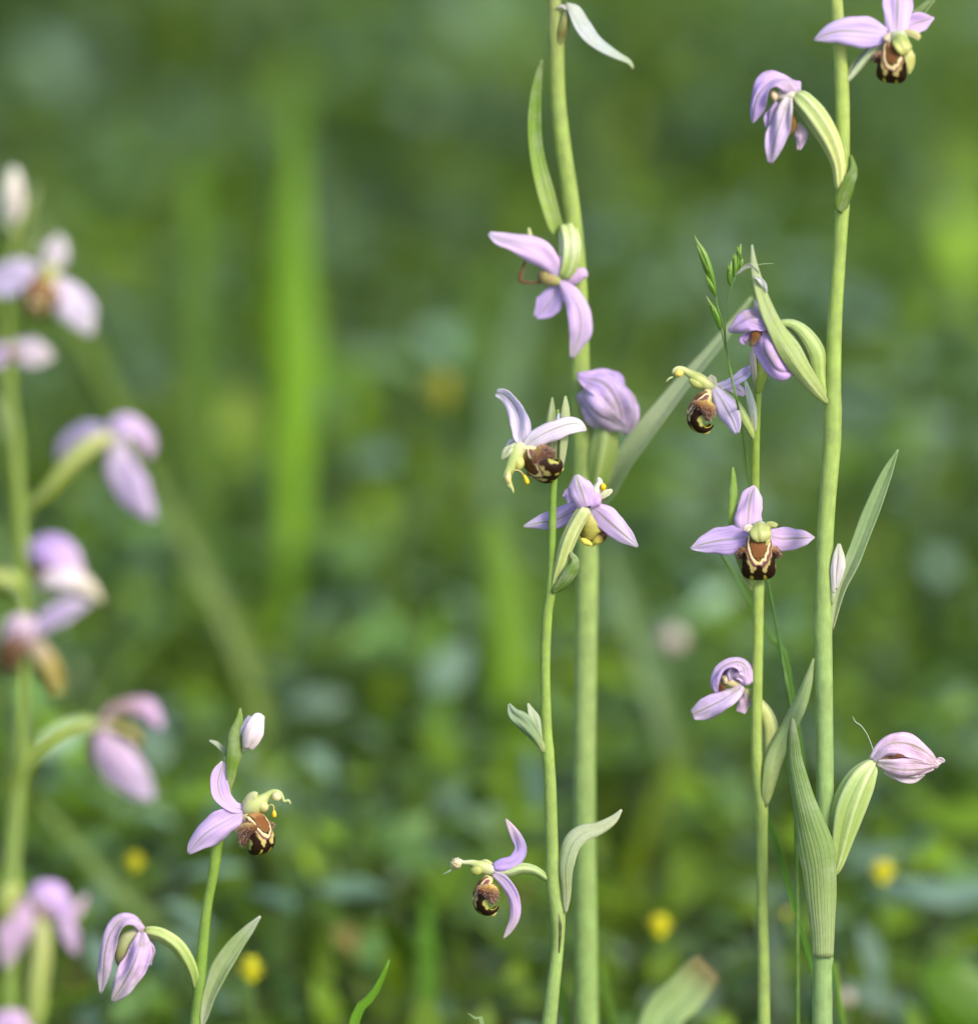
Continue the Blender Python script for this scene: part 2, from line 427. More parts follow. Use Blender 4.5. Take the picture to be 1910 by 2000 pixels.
        far = step(0.59, 0.62, bb) * (np.sqrt(((xa - 0.125) / 0.062) ** 2 + ((bb - 0.65) / 0.078) ** 2) > 1.0)
        put(far, DARKB * 0.9)
        put(band(rad_, 1.32, 1.56) * (xa > 0.022) * (bb < 0.62), PUR)
        put(band(rad_, 1.12, 1.30), CR)
        put(band(rad_, 1.0, 1.10), DARKB * 1.3)
        put(1 - step(0.95, 1.0, rad_), SH)
        put((1 - step(0.95, 1.0, rad_)) * (1 - step(0.10, 0.16, bb)), TAN)
        q = np.sqrt(((xa - 0.135) / 0.040) ** 2 + ((bb - 0.84) / 0.060) ** 2); put(1 - step(0.85, 1.05, q), lin(186, 168, 70))
        ath = np.abs(np.degrees(TH))
        sp = np.sqrt(((ath - 104) / (27 + 6 * np.sin(bb * 31))) ** 2 + ((bb - 0.72) / 0.19) ** 2); put(1 - step(0.85, 1.0, sp), lin(160, 158, 84))
        put(step(88, 100, ath) * (1 - step(0.3, 0.42, bb)), CREAM)
        put(step(92, 100, ath) * step(0.9, 1.0, bb), lin(150, 150, 60))
        cols = col.reshape(-1, 3)
        suv = np.stack([B.ravel() / 1.32, (TH.ravel() / th[-1] + 1) / 2, np.zeros(B.size)], 1)
        lp = make_mesh('lip', self.L(V), grid_faces(nb, na), M_LIP, cols=np.c_[cols, np.zeros(len(cols))], suv=suv, parent=parent, solid=0.00035)
        # hairy side lobes
        for sg, sc in ((-1, lobe_l), (1, lobe_r)):
            if sc <= 0: continue
            ol = np.array([(0.16, 0.05), (0.24, 0.20), (0.33, 0.27), (0.40, 0.16), (0.50, 0.0), (0.60, -0.12), (0.52, -0.20), (0.36, -0.24), (0.22, -0.20), (0.15, -0.08)])
            cy, cz = 0.32, 0.0
            ol = np.c_[cy + (ol[:, 0] - cy) * sc * 0.76, cz + (ol[:, 1] - cz) * sc * 0.86, np.zeros(len(ol))]
            ring = spline(np.vstack([ol, ol[:1]]), 29)[:-1]
            nr_, na_ = 9, 28
            rr = np.linspace(1, 0, nr_)[:, None]
            yy = cy + 0.07 * (1 - rr) + (ring[None, :, 0] - cy) * rr; zz = cz - 0.03 * (1 - rr) + (ring[None, :, 1] - cz) * rr
            xx = sg * (0.26 + 0.22 * min(sc, 1.1) * np.sqrt(np.clip(1 - rr ** 2, 0, 1)) * np.ones_like(yy) + 0.30 * np.clip(yy - 0.36, 0, 1))
            v = loc(xx, yy, zz).reshape(-1, 3)
            v = v + rng.normal(0, 0.006, v.shape) * Lp
            f = grid_faces(nr_, na_, wrap=True)
            t_ = np.clip((yy.ravel() - 0.14) / 0.40 + 0.25 * (zz.ravel() - 0.1), 0, 1)
            c = colramp([lin(206, 176, 96), lin(150, 112, 60), lin(112, 70, 44), lin(96, 58, 42), lin(104, 70, 60)], t_)
            suv = np.stack([t_, np.tile(np.linspace(0, 1, na_), nr_), np.zeros(len(t_))], 1)
            make_mesh('side_lobe', self.L(v), f, M_FUZZ, cols=np.c_[c, np.zeros(len(c))], suv=suv, parent=parent)
            if hairs:
                cen = loc(np.array(sg * 0.2), np.array(cy), np.array(cz)); vv = v; nr = norm(vv - cen)
                k = rng.integers(0, len(vv) - na_, 460)
                p0 = vv[k]; d = norm(nr[k] + rng.normal(0, 0.35, (len(k), 3)) + dn * 0.25)
                ln = (rng.uniform(0.025, 0.07, len(k)) * Lp * sc)[:, None]
                sd_ = norm(np.cross(d, rng.normal(0, 1, (len(k), 3)))) * 0.0055 * Lp
                tri = np.stack([p0 - sd_, p0 + sd_, p0 + d * ln], 1).reshape(-1, 3)
                fc = np.arange(len(tri)).reshape(-1, 3)
                hc = np.repeat(np.where(rng.random((len(k), 1)) < 0.55, lin(206, 178, 160)[None], lin(132, 92, 74)[None]), 3, 0)
                tag(make_mesh('lobe_hair', self.L(tri), fc, M_HAIR, cols=np.c_[hc, np.zeros(len(hc))], suv=np.zeros((len(tri), 3)), parent=parent), kind='stuff')
        if appendix:
            e = loc(np.array(0.0), np.array(0.86), np.array(-0.20)); e2 = loc(np.array(0.0), np.array(0.80), np.array(-0.40))
            m_ = (e + e2) / 2 + dn * 0.05 * Lp
            self.tube('lip_tip', [(*e, 0.10 * Lp), (*m_, 0.09 * Lp), (*e2, 0.03 * Lp)], [lin(196, 190, 80)], parent=parent, ns=8, nseg=10)
        return lp

def sweep(P, R, ns, mod=None, flat=None, twist=0.0):
    n = len(P)
    T = norm(np.gradient(P, axis=0))
    a = np.array([0.0, 0.0, 1.0]) if abs(T[0][2]) < 0.9 else np.array([1.0, 0, 0])
    N1 = np.zeros((n, 3)); N1[0] = norm(np.cross(T[0], a))
    for i in range(1, n):
        q = N1[i - 1] - T[i] * np.dot(N1[i - 1], T[i]); N1[i] = norm(q)
    N2 = np.cross(T, N1)
    ang = np.linspace(0, 2 * math.pi, ns, endpoint=False)
    A = ang[None, :] + twist * np.linspace(0, 1, n)[:, None]
    m = np.ones(ns) if mod is None else mod
    V = N1[:, None, :] * (np.cos(A) * m)[..., None] + N2[:, None, :] * (np.sin(A) * m)[..., None]
    if flat is not None:
        d = norm(flat[0]); V = V + d * (np.sum(V * d, -1, keepdims=True) * (flat[1] - 1))
    V = P[:, None, :] + V * R[:, None, None]
    V = np.vstack([V.reshape(-1, 3), P[:1], P[-1:]])
    f = grid_faces(n, ns, wrap=True)
    i0, i1 = n * ns, n * ns + 1
    for j in range(ns):
        f.append((i0, (j + 1) % ns, j)); f.append((i1, (n - 1) * ns + j, (n - 1) * ns + (j + 1) % ns))
    t = np.concatenate([np.repeat(np.linspace(0, 1, n), ns), [0, 1]])
    return V, f, t

def Wd(pts, wv):  # add a constant w to (u, v, width) rows
    return [(a, b, wv, c) for a, b, c in pts]

# ------------------------------------------------------------------ ground
def ground_material():
    m, t, N, Lk = newmat('meadow_soil')
    tc = N('ShaderNodeTexCoord')
    n = N('ShaderNodeTexNoise'); n.inputs['Scale'].default_value = 9.0; n.inputs['Detail'].default_value = 8.0
    Lk(tc.outputs['Object'], n.inputs['Vector'])
    r = N('ShaderNodeValToRGB'); r.color_ramp.elements[0].position = 0.35; r.color_ramp.elements[1].position = 0.65
    r.color_ramp.elements[0].color = (0.07, 0.085, 0.025, 1); r.color_ramp.elements[1].color = (0.09, 0.14, 0.035, 1)
    Lk(n.outputs['Fac'], r.inputs[0])
    pb = N('ShaderNodeBsdfPrincipled'); Lk(r.outputs[0], pb.inputs['Base Color']); pb.inputs['Roughness'].default_value = 0.9
    n2 = N('ShaderNodeTexNoise'); n2.inputs['Scale'].default_value = 120.0; Lk(tc.outputs['Object'], n2.inputs['Vector'])
    bp = N('ShaderNodeBump'); bp.inputs['Distance'].default_value = 0.01; Lk(n2.outputs['Fac'], bp.inputs['Height']); Lk(bp.outputs[0], pb.inputs['Normal'])
    out = N('ShaderNodeOutputMaterial'); Lk(pb.outputs[0], out.inputs[0])
    return m
gx = np.concatenate([np.linspace(-150, -3, 8), np.linspace(-2.5, 2.5, 60), np.linspace(3, 150, 8)])
gy = np.concatenate([np.linspace(-60, -2, 6), np.linspace(-1.5, 6, 70), np.linspace(7, 250, 12)])
GX, GY = np.meshgrid(gx, gy)
def ground_h(x, y):
    k = np.clip((np.asarray(y) - 0.35) / 0.6, 0, 1)
    return 0.012 * k * (np.sin(x * 9 + 1) * np.cos(y * 6) + 0.6 * np.sin(x * 17 + y * 13))
GZ = ground_h(GX, GY) * (np.abs(GX) < 2.5) * (GY < 6)
tag(make_mesh('ground', np.stack([GX.ravel(), GY.ravel(), GZ.ravel()], 1), grid_faces(len(gy), len(gx)), ground_material()), kind='structure')

# ------------------------------------------------------------------ meadow carpet (stuff)
def vnoise(x, y, sc, seed):
    r = np.random.default_rng(seed); g = r.random((64, 64))
    xx, yy = x * sc + 31.3, y * sc + 17.7
    xi, yi = np.floor(xx).astype(int), np.floor(yy).astype(int); fx, fy = xx - xi, yy - yi
    fx = fx * fx * (3 - 2 * fx); fy = fy * fy * (3 - 2 * fy)
    G = lambda a, b: g[a % 64, b % 64]
    return (G(xi, yi) * (1 - fx) + G(xi + 1, yi) * fx) * (1 - fy) + (G(xi, yi + 1) * (1 - fx) + G(xi + 1, yi + 1) * fx) * fy

PAL = np.array([lin(100, 126, 30), lin(122, 150, 34), lin(136, 160, 36), lin(112, 142, 74), lin(136, 160, 132), lin(76, 98, 24), lin(132, 112, 60)])
def leaf_cloud(name, n, y0, y1, size, hmax, seed, label, flatness=0.5, margin=0.30):
    r = np.random.default_rng(seed)
    u = r.random(n); y = y0 + (y1 - y0) * (u ** 0.85)
    half = 0.16 + margin + 0.11 * (y + 1.15)
    x = r.uniform(-1, 1, n) * half
    pn = vnoise(x, y, 5.5, seed + 1); pn2 = vnoise(x, y, 14.0, seed + 2)
    h = ground_h(x, y) + hmax * (r.random(n) ** 0.8) * (0.45 + 0.8 * pn2) * np.clip(0.30 + (y - 0.05) * 2.0, 0.30, 1)
    L = r.uniform(*size, n) * (1 + 0.75 * np.clip(y - 0.1, 0, 2.2)); Wd_ = L * r.uniform(0.16, 0.32, n)
    yaw = r.uniform(0, 6.283, n); pit = r.normal(0.25, flatness, n); roll = r.normal(0, 0.45, n)
    t = np.stack([np.cos(yaw) * np.cos(pit), np.sin(yaw) * np.cos(pit), np.sin(pit)], 1)
    s0 = np.stack([-np.sin(yaw), np.cos(yaw), np.zeros(n)], 1); n0 = np.cross(t, s0)
    s = s0 * np.cos(roll)[:, None] + n0 * np.sin(roll)[:, None]; nn = np.cross(t, s)
    p = np.stack([x, y, h], 1)
    Lc, Wc = L[:, None], Wd_[:, None]
    droop = (0.12 * Lc) * nn
    v = np.stack([p, p + t * Lc * 0.35 - s * Wc, p + t * Lc * 0.35 - droop * -0.3, p + t * Lc * 0.35 + s * Wc,
                  p + t * Lc * 0.72 - s * Wc * 0.8 - droop * 0.6, p + t * Lc * 0.72 - droop * 0.9, p + t * Lc * 0.72 + s * Wc * 0.8 - droop * 0.6,
                  p + t * Lc - droop * 1.6], 1)
    f0 = np.array([[0, 1, 2, 2], [0, 2, 3, 3], [1, 4, 5, 2], [2, 5, 6, 3], [4, 7, 5, 5], [5, 7, 6, 6]])
    tri = np.array([[0, 1, 2], [0, 2, 3], [1, 4, 5], [1, 5, 2], [2, 5, 6], [2, 6, 3], [4, 7, 5], [5, 7, 6]])
    F = (tri[None] + (np.arange(n) * 8)[:, None, None]).reshape(-1, 3)
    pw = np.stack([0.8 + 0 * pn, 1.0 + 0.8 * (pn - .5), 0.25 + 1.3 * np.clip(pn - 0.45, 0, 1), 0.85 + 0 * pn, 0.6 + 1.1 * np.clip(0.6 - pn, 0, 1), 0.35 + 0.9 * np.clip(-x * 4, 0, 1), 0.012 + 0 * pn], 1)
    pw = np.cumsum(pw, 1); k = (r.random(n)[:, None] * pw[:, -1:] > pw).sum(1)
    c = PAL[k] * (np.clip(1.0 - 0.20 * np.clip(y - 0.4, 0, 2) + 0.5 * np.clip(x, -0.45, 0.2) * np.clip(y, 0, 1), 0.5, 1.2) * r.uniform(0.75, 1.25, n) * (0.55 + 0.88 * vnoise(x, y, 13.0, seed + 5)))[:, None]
    c = np.clip(tone(c, 1.03, 1.02) * np.array([0.92, 1.0, 1.06]), 0.004, 1)
    o = make_mesh(name, v.reshape(-1, 3), F, M_VEG, cols=np.repeat(c, 8, 0))
    return tag(o, label, 'ground cover', kind='stuff')

def blade_cloud(name, n, y0, y1, hr, wr, seed, label, margin=0.3):
    r = np.random.default_rng(seed)
    y = y0 + (y1 - y0) * (r.random(n) ** 0.85); half = 0.16 + margin + 0.11 * (y + 1.15)
    x = r.uniform(-1, 1, n) * half
    H = r.uniform(*hr, n) * (0.6 + 0.7 * vnoise(x, y, 4, seed)) * np.clip(0.4 + (y - 0.2) * 1.5, 0.4, 1); Wb = r.uniform(*wr, n)
    yaw = r.uniform(0, 6.283, n); lean = np.abs(r.normal(0.35, 0.3, n))
    d = np.stack([np.cos(yaw), np.sin(yaw), 0 * yaw], 1); s = np.stack([-np.sin(yaw), np.cos(yaw), 0 * yaw], 1)
    sa = r.uniform(0, 6.283, n); s = np.stack([np.cos(sa), np.sin(sa), 0 * sa], 1)
    p = np.stack([x, y, ground_h(x, y) - 0.003], 1); up = np.array([0, 0, 1.0])
    rows = []
    for q, wq in ((0, 0.8), (0.35, 1.0), (0.7, 0.75), (1.0, 0.04)):
        cp = p + up * (H * q * (1 - 0.25 * lean * q))[:, None] + d * (H * lean * q * q)[:, None]
        rows += [cp - s * (Wb * wq * 0.5)[:, None], cp + s * (Wb * wq * 0.5)[:, None]]
    v = np.stack(rows, 1)
    quad = np.array([[0, 1, 3, 2], [2, 3, 5, 4], [4, 5, 7, 6]])
    F = (quad[None] + (np.arange(n) * 8)[:, None, None]).reshape(-1, 4)
    c = PAL[r.choice([0, 1, 2, 3, 3, 4], n)] * r.uniform(0.7, 1.1, n)[:, None]
    o = make_mesh(name, v.reshape(-1, 3), F, M_VEG, cols=np.repeat(c, 8, 0))
    return tag(o, label, 'grass', kind='stuff')

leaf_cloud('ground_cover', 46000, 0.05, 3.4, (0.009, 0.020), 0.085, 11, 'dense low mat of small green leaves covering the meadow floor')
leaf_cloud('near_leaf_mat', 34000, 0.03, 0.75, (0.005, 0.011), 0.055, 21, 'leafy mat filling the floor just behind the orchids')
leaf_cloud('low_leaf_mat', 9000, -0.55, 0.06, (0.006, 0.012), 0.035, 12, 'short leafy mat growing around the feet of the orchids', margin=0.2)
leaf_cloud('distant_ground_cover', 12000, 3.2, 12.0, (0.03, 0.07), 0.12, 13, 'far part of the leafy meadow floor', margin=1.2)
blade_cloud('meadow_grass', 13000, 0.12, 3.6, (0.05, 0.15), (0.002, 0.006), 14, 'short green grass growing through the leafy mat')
blade_cloud('distant_meadow_grass', 5000, 3.4, 12.0, (0.08, 0.2), (0.004, 0.010), 15, 'far grass of the meadow', margin=1.2)

# ================================================================== orchid with the flower facing the viewer (D)
def petal_cols(a, b=None, c=None):
    return [x for x in (a, b, c) if x is not None]

p = Plant('bee_orchid', 0.006, 'slim orchid whose middle bloom faces forward with level lilac sepals and brown bee-like lip', 'orchid')
p.stem([(1482, 700, 0, 9), (1481, 761, 0, 12), (1476, 860, 0, 16), (1474, 930, -22, 18), (1475, 970, -34, 18), (1479, 1050, -34, 20), (1481, 1110, -18, 21), (1481, 1150, 0, 22), (1480, 1260, 0, 21),
        (1477, 1433, 0, 22), (1480, 1520, 0, 23), (1487, 1580, 0, 24), (1488, 1634, 0, 22), (1489, 1760, 0, 22), (1491, 1880, 0, 23), (1492, 2010, 0, 25)],
       col=[lin(150, 184, 60), lin(168, 192, 84), lin(172, 196, 92), lin(172, 196, 96), lin(164, 190, 98)], knots=((1574, 0.14, 9), (1150, 0.08, 10)))
# top bracts
p.leaf('bract', [(1481, 768, 4, 10), (1487, 735, 8, 20), (1491, 705, 8, 22), (1488, 676, 6, 8)], [lin(150, 178, 62), lin(146, 176, 52)], n=(0.3, 0, 1), cup=0.3)
p.leaf('bract', [(1478, 760, 4, 6), (1473, 728, 10, 10), (1470, 700, 12, 11), (1473, 676, 12, 5)], [lin(176, 190, 110), lin(206, 194, 190), lin(214, 200, 206)], n=(-0.4, 0, 1), cup=0.2)
p.leaf('bract', [(1472, 858, 2, 5), (1472, 820, 8, 13), (1466, 782, 8, 15), (1456, 744, 4, 5)], [lin(210, 216, 160), lin(226, 230, 216), lin(214, 224, 216)], n=(-0.3, 0.1, 1), cup=0.3)
p.tube('ovary', [(1474, 860, 2, 8), (1464, 838, 8, 15), (1450, 812, 12, 18), (1436, 788, 8, 14), (1398, 756, 4, 12)], [G_OVA], mat=M_OVARY, ribs=6, ridge_col=G_RIDGE)
# --- side-facing bloom at the top
f = p.tube('flower', [(1400, 757, 8, 12), (1380, 750, 10, 24), (1362, 739, 10, 25), (1343, 727, 10, 15), (1329, 720, 10, 12), (1318, 722, 10, 9), (1314, 731, 10, 6)],
           [lin(226, 224, 176), lin(196, 204, 104), lin(190, 202, 96), lin(206, 212, 130), lin(214, 216, 160)])
p.tube('beak', [(1315, 736, 10, 4), (1307, 739, 10, 4), (1301, 746, 10, 2)], [lin(200, 210, 140)], parent=f, ns=8, nseg=10)
p.tube('anther', [(1334, 727, 12, 8), (1326, 729, 14, 16), (1318, 730, 12, 9)], [lin(240, 206, 104)], parent=f)
p.tube('stigma', [(1376, 752, 12, 16), (1360, 748, 13, 20), (1347, 739, 12, 12)], [lin(190, 200, 96), lin(196, 200, 96)], parent=f)
p.petal('petal', [(1397, 750, 12, 8), (1391, 740, 14, 12), (1385, 734, 14, 8)], [lin(216, 214, 170)], parent=f, vein=0, solid=0.0006)
p.petal('sepal', [(1395, 755, 6, 10), (1417, 751, 4, 15), (1438, 740, 0, 20), (1455, 729, -4, 21), (1468, 718, -8, 12)], [PALE, lin(206, 190, 240), lin(200, 182, 238)], parent=f, n=(0.2, -0.5, 0.8), cup=-0.3)
p.petal('sepal', [(1416, 757, -10, 10), (1430, 757, -12, 20), (1444, 763, -14, 22), (1454, 772, -14, 6)], [lin(222, 196, 230)], parent=f, n=(0, -0.4, 0.9))
p.petal('sepal', [(1393, 757, 12, 14), (1408, 778, 18, 32), (1421, 802, 20, 42), (1432, 824, 18, 33), (1439, 846, 12, 11)], [PALE, lin(218, 204, 244), lin(206, 190, 242), lin(204, 188, 240)],
        parent=f, n=(-0.2, -0.25, 1), cup=0.22, curl=0.25, edge_col=lin(236, 224, 244))
p.tube('lip_base', [(1384, 760, 10, 16), (1380, 776, 12, 22), (1378, 790, 12, 22)], [lin(222, 206, 150), lin(236, 214, 120)], parent=f)
p.lip(f, (1381, 768, 10), 84, (-0.36, 0.93, 0), (-0.93, -0.30, 0.25), lobe_l=0.9, lobe_r=1.35)
# --- forward-facing bloom
p.tube('ovary', [(1476, 1152, -6, 14), (1468, 1120, 4, 22), (1474, 1080, 14, 24), (1480, 1042, 18, 20)], [G_OVA], mat=M_OVARY, ribs=6, ridge_col=G_RIDGE)
p.leaf('bract', [(1470, 1154, 2, 8), (1452, 1110, -8, 16), (1436, 1060, -14, 18), (1431, 1010, -14, 16), (1432, 960, -12, 15), (1432, 930, -10, 8), (1431, 912, -10, 2)], [lin(176, 192, 84), lin(150, 184, 74), lin(150, 190, 70)], n=(0.35, 0, 1), cup=0.3)
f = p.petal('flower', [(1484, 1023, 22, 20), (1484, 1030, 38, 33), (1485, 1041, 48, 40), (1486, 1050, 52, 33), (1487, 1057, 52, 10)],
            [lin(206, 212, 190), lin(178, 190, 96), lin(186, 196, 92), lin(206, 206, 110)], mat=M_SOFT, cup=0.32, vein=0, solid=0.0006, crease=-0.14, crumple=0.09)  # palest tone paints a highlight onto the top of the hood
p.petal('hood_flap', [(1494, 1036, 46, 8), (1498, 1046, 49, 12), (1499, 1056, 49, 10), (1496, 1065, 48, 3)], [lin(186, 198, 84), lin(206, 210, 100)], parent=f, mat=M_SOFT, vein=0, cup=0.5, n=(0.5, 0, 1))
p.tube('anther', [(1483, 1036, 48, 6), (1483, 1044, 54, 10), (1483, 1051, 53, 5)], [lin(228, 206, 110)], parent=f, ns=8, nseg=10)
p.petal('petal', [(1470, 1034, 30, 6), (1463, 1032, 38, 14), (1458, 1033, 42, 12), (1456, 1036, 42, 4)], [lin(206, 196, 120), lin(226, 212, 196)], parent=f, vein=0, cup=0.4, solid=0.0008)
p.petal('petal', [(1496, 1034, 30, 8), (1502, 1027, 36, 13), (1509, 1024, 40, 10), (1517, 1028, 42, 3)], [lin(190, 196, 96), lin(176, 190, 84)], parent=f, vein=0, cup=0.4, solid=0.0008)
p.petal('sepal', [(1462, 1036, 14, 42), (1461, 1018, 14, 52), (1464, 990, 8, 50), (1468, 967, 2, 38), (1471, 956, 0, 22), (1472.5, 948, 0, 2)],
        [lin(216, 184, 232), PINK, lin(216, 180, 232), lin(226, 200, 234)], parent=f, n=(-0.15, -0.15, 1), cup=0.18, wave=0.10, edge_col=lin(232, 212, 240))
p.petal('sepal', [(1466, 1046, 16, 32), (1436, 1053, 16, 55), (1405, 1057, 12, 50), (1375, 1063, 6, 34), (1360, 1068, 2, 18), (1348, 1071, 0, 2)],
        [lin(176, 142, 220), lin(190, 158, 230), lin(204, 176, 234), lin(218, 196, 234)], parent=f, n=(-0.05, -0.25, 1), cup=0.16)
p.petal('sepal', [(1500, 1045, 16, 25), (1524, 1053, 14, 47), (1547, 1052, 10, 42), (1569, 1051, 4, 31), (1582, 1050, 0, 16), (1591, 1050, 0, 2)],
        [lin(206, 166, 226), lin(214, 176, 230), lin(216, 182, 230), lin(220, 200, 228)], parent=f, n=(0.05, -0.15, 1), cup=0.16)
p.lip(f, (1481.5, 1046, 30), 94, (0, 1, 0), (0.02, 0.0, 1), lobe_l=0.85, lobe_r=0.85)
# --- withered bloom lower down
p.tube('ovary', [(1495, 1500, -18, 14), (1503, 1468, -22, 25), (1505, 1430, -24, 30), (1494, 1394, -24, 27), (1472, 1366, -20, 20), (1452, 1344, -10, 15)], [lin(190, 204, 120), lin(206, 212, 120), lin(196, 206, 116)], mat=M_OVARY, ribs=6, ridge_col=lin(232, 232, 170))
p.leaf('bract', [(1495, 1576, 8, 16), (1504, 1520, 8, 28), (1510, 1488, 6, 33), (1527, 1446, 2, 32), (1551, 1402, -2, 30), (1573, 1346, -6, 20), (1589, 1286, -8, 2)], [lin(168, 188, 104), lin(164, 190, 118), lin(158, 186, 118)], n=[(0.5, 0, 0.9), (0.5, 0, 0.9), (0.3, 0, 1), (-0.2, 0, 1), (-0.3, 0, 1), (-0.2, 0, 1), (0, 0, 1)], cup=0.4)
f = p.tube('flower', [(1450, 1342, -6, 14), (1434, 1336, 0, 18), (1418, 1328, 6, 18), (1412, 1318, 8, 10)], [lin(206, 206, 150), lin(206, 190, 130), lin(214, 196, 140)])
p.petal('sepal', [(1462, 1336, 2, 26), (1452, 1304, 8, 34), (1430, 1299, 12, 26), (1408, 1310, 14, 24), (1396, 1334, 14, 18), (1399, 1354, 12, 6)], [PINK, lin(196, 166, 226), lin(186, 150, 226), lin(176, 140, 214)], parent=f, mat=M_WITHER, n=[(0.3, -0.4, 0.9), (0.2, -0.6, 0.8), (0, -0.8, 0.6), (-0.5, -0.5, 0.7), (-0.8, 0, 0.6), (-0.8, 0.2, 0.6)], cup=0.4)
p.petal('sepal', [(1450, 1341, 8, 14), (1432, 1356, 14, 32), (1410, 1369, 18, 40), (1380, 1384, 18, 38), (1352, 1397, 14, 20)], [lin(216, 200, 220), lin(190, 164, 216), lin(178, 152, 208), lin(176, 156, 190)], parent=f, mat=M_WITHER, n=(-0.1, -0.3, 1), cup=0.25, wave=0.16)
p.petal('sepal', [(1452, 1350, -8, 12), (1454, 1370, -10, 24), (1446, 1392, -8, 18)], [lin(150, 118, 150), lin(186, 150, 190)], parent=f, mat=M_WITHER, vein=0.3)
p.petal('sepal', [(1460, 1330, -4, 22), (1442, 1316, -2, 40), (1420, 1314, 0, 34), (1404, 1330, 0, 10)], [PINK, lin(196, 164, 216), lin(176, 150, 190)], parent=f, mat=M_WITHER, n=(0.1, -0.3, 0.9), cup=-0.4, crumple=0.4)
p.petal('petal', [(1456, 1326, 10, 16), (1440, 1312, 14, 26), (1428, 1318, 16, 18), (1424, 1330, 14, 5)], [lin(214, 186, 226), lin(190, 160, 220)], parent=f, mat=M_WITHER, vein=0.3, n=(0.3, -0.2, 0.9), crumple=0.4)
p.tube('withered_lip', [(1412, 1336, 4, 8), (1408, 1344, 6, 18), (1400, 1352, 8, 8)], [BROWN], mat=M_FUZZ, parent=f, noise=0.03)
p.tube('anther', [(1424, 1316, 10, 8), (1418, 1327, 12, 13), (1416, 1336, 11, 6)], [lin(228, 206, 160)], parent=f)

# ================================================================== tall thick orchid on the right (C)
p = Plant('bee_orchid', -0.003, 'tallest thick-stemmed orchid with a broad ribbed leaf sheathing its foot', 'orchid')
p.stem([(1622, -190, 0, 12), (1628, -90, 0, 20), (1633, 0, 0, 25), (1641, 107, 0, 26), (1645, 187, 0, 28), (1646, 293, 0, 27), (1645, 400, 0, 27), (1639, 498, 0, 26), (1630, 632, 0, 29), (1627, 761, 0, 31),
        (1625, 857, 0, 36), (1622, 900, 0, 35), (1612, 1040, 0, 33), (1607, 1223, 0, 36), (1608, 1260, 0, 35), (1610, 1404, 0, 34), (1611, 1548, 0, 35), (1608, 1700, 0, 38), (1607, 1860, 0, 38), (1606, 1900, 0, 38), (1606, 2010, 0, 40)],
       col=[lin(184, 200, 100), lin(176, 198, 92), lin(168, 194, 88), lin(166, 192, 96), lin(158, 188, 108), lin(150, 184, 110), lin(152, 182, 112)], nseg=130, ns=20,
       knots=((1872, 0.10, 9), (800, 0.10, 22), (405, 0.06, 12), (150, 0.05, 10), (1228, 0.05, 12)))
# sheathing leaf
p.leaf('sheath_leaf', [(1548, 1403, 34, 6), (1549, 1440, 34, 21), (1553, 1490, 34, 30), (1566, 1550, 34, 42), (1581, 1605, 33, 58), (1594, 1660, 30, 70), (1601, 1710, 26, 62), (1604, 1770, 22, 54), (1607, 1830, 20, 44), (1607, 1870, 18, 40)],
       [lin(116, 140, 70), lin(140, 172, 96), lin(140, 172, 92), lin(146, 176, 96), lin(166, 190, 116), lin(176, 196, 128)], n=[(-0.5, 0, 0.9)] * 3 + [(-0.3, 0, 1)] * 2 + [(-0.1, 0, 1)] * 5, cup=0.42, nt=48, ns=25, wave=0.03, crease=0.02, round_base=0.0, crumple=0.02)
p.tube('ovary', [(1625, 1712, 8, 18), (1634, 1680, 10, 30), (1642, 1636, 12, 46), (1656, 1580, 14, 60), (1680, 1527, 14, 54), (1702, 1496, 12, 30), (1711, 1488, 12, 18)],
       [lin(176, 196, 108), lin(168, 194, 100), lin(170, 196, 108), lin(188, 206, 132)], mat=M_OVARY, ribs=6, rib=0.16, ridge_col=lin(206, 218, 160), ns=30, nseg=40, twist=0.25)
# closed pink bloom at the end of that ovary
f = p.tube('flower', [(1708, 1488, 12, 16), (1722, 1488, 12, 20), (1745, 1482, 12, 24), (1770, 1484, 12, 14)], [lin(196, 190, 150), lin(120, 84, 60), BROWN], mat=M_LIP, noise=0.01)
p.petal('sepal', [(1704, 1486, 14, 14), (1722, 1466, 18, 30), (1748, 1455, 18, 40), (1780, 1458, 14, 42), (1808, 1474, 10, 34), (1832, 1498, 6, 12)], [lin(206, 184, 206), lin(206, 166, 216), lin(214, 164, 210), lin(206, 160, 196), lin(196, 160, 170)], parent=f, mat=M_WITHER, n=[(-0.2, -0.4, 0.9), (0, -0.5, 0.9), (0, -0.5, 0.85), (0.1, -0.5, 0.85), (0.3, -0.4, 0.8), (0.3, -0.3, 0.8)], cup=0.35)
p.petal('sepal', [(1714, 1490, 20, 12), (1738, 1497, 24, 30), (1764, 1501, 24, 38), (1792, 1501, 20, 32), (1824, 1498, 12, 10)], [lin(214, 200, 200), lin(206, 168, 206), lin(202, 156, 196), lin(196, 164, 176)], parent=f, mat=M_WITHER, n=(0, 0.35, 0.95), cup=0.4)
p.petal('sepal', [(1728, 1506, 10, 8), (1750, 1516, 12, 18), (1780, 1521, 12, 18), (1806, 1513, 8, 6)], [lin(214, 200, 200), lin(206, 180, 200)], parent=f, mat=M_WITHER, n=(0, 0.4, 0.9))
p.petal('petal', [(1826, 1492, 8, 12), (1836, 1486, 6, 13), (1845, 1487, 4, 4)], [lin(222, 196, 206)], parent=f, mat=M_WITHER, vein=0)
p.tube('withered_lip', [(1738, 1484, 24, 6), (1752, 1477, 26, 11), (1766, 1478, 24, 5)], [lin(110, 70, 50)], mat=M_FUZZ, parent=f, noise=0.03)
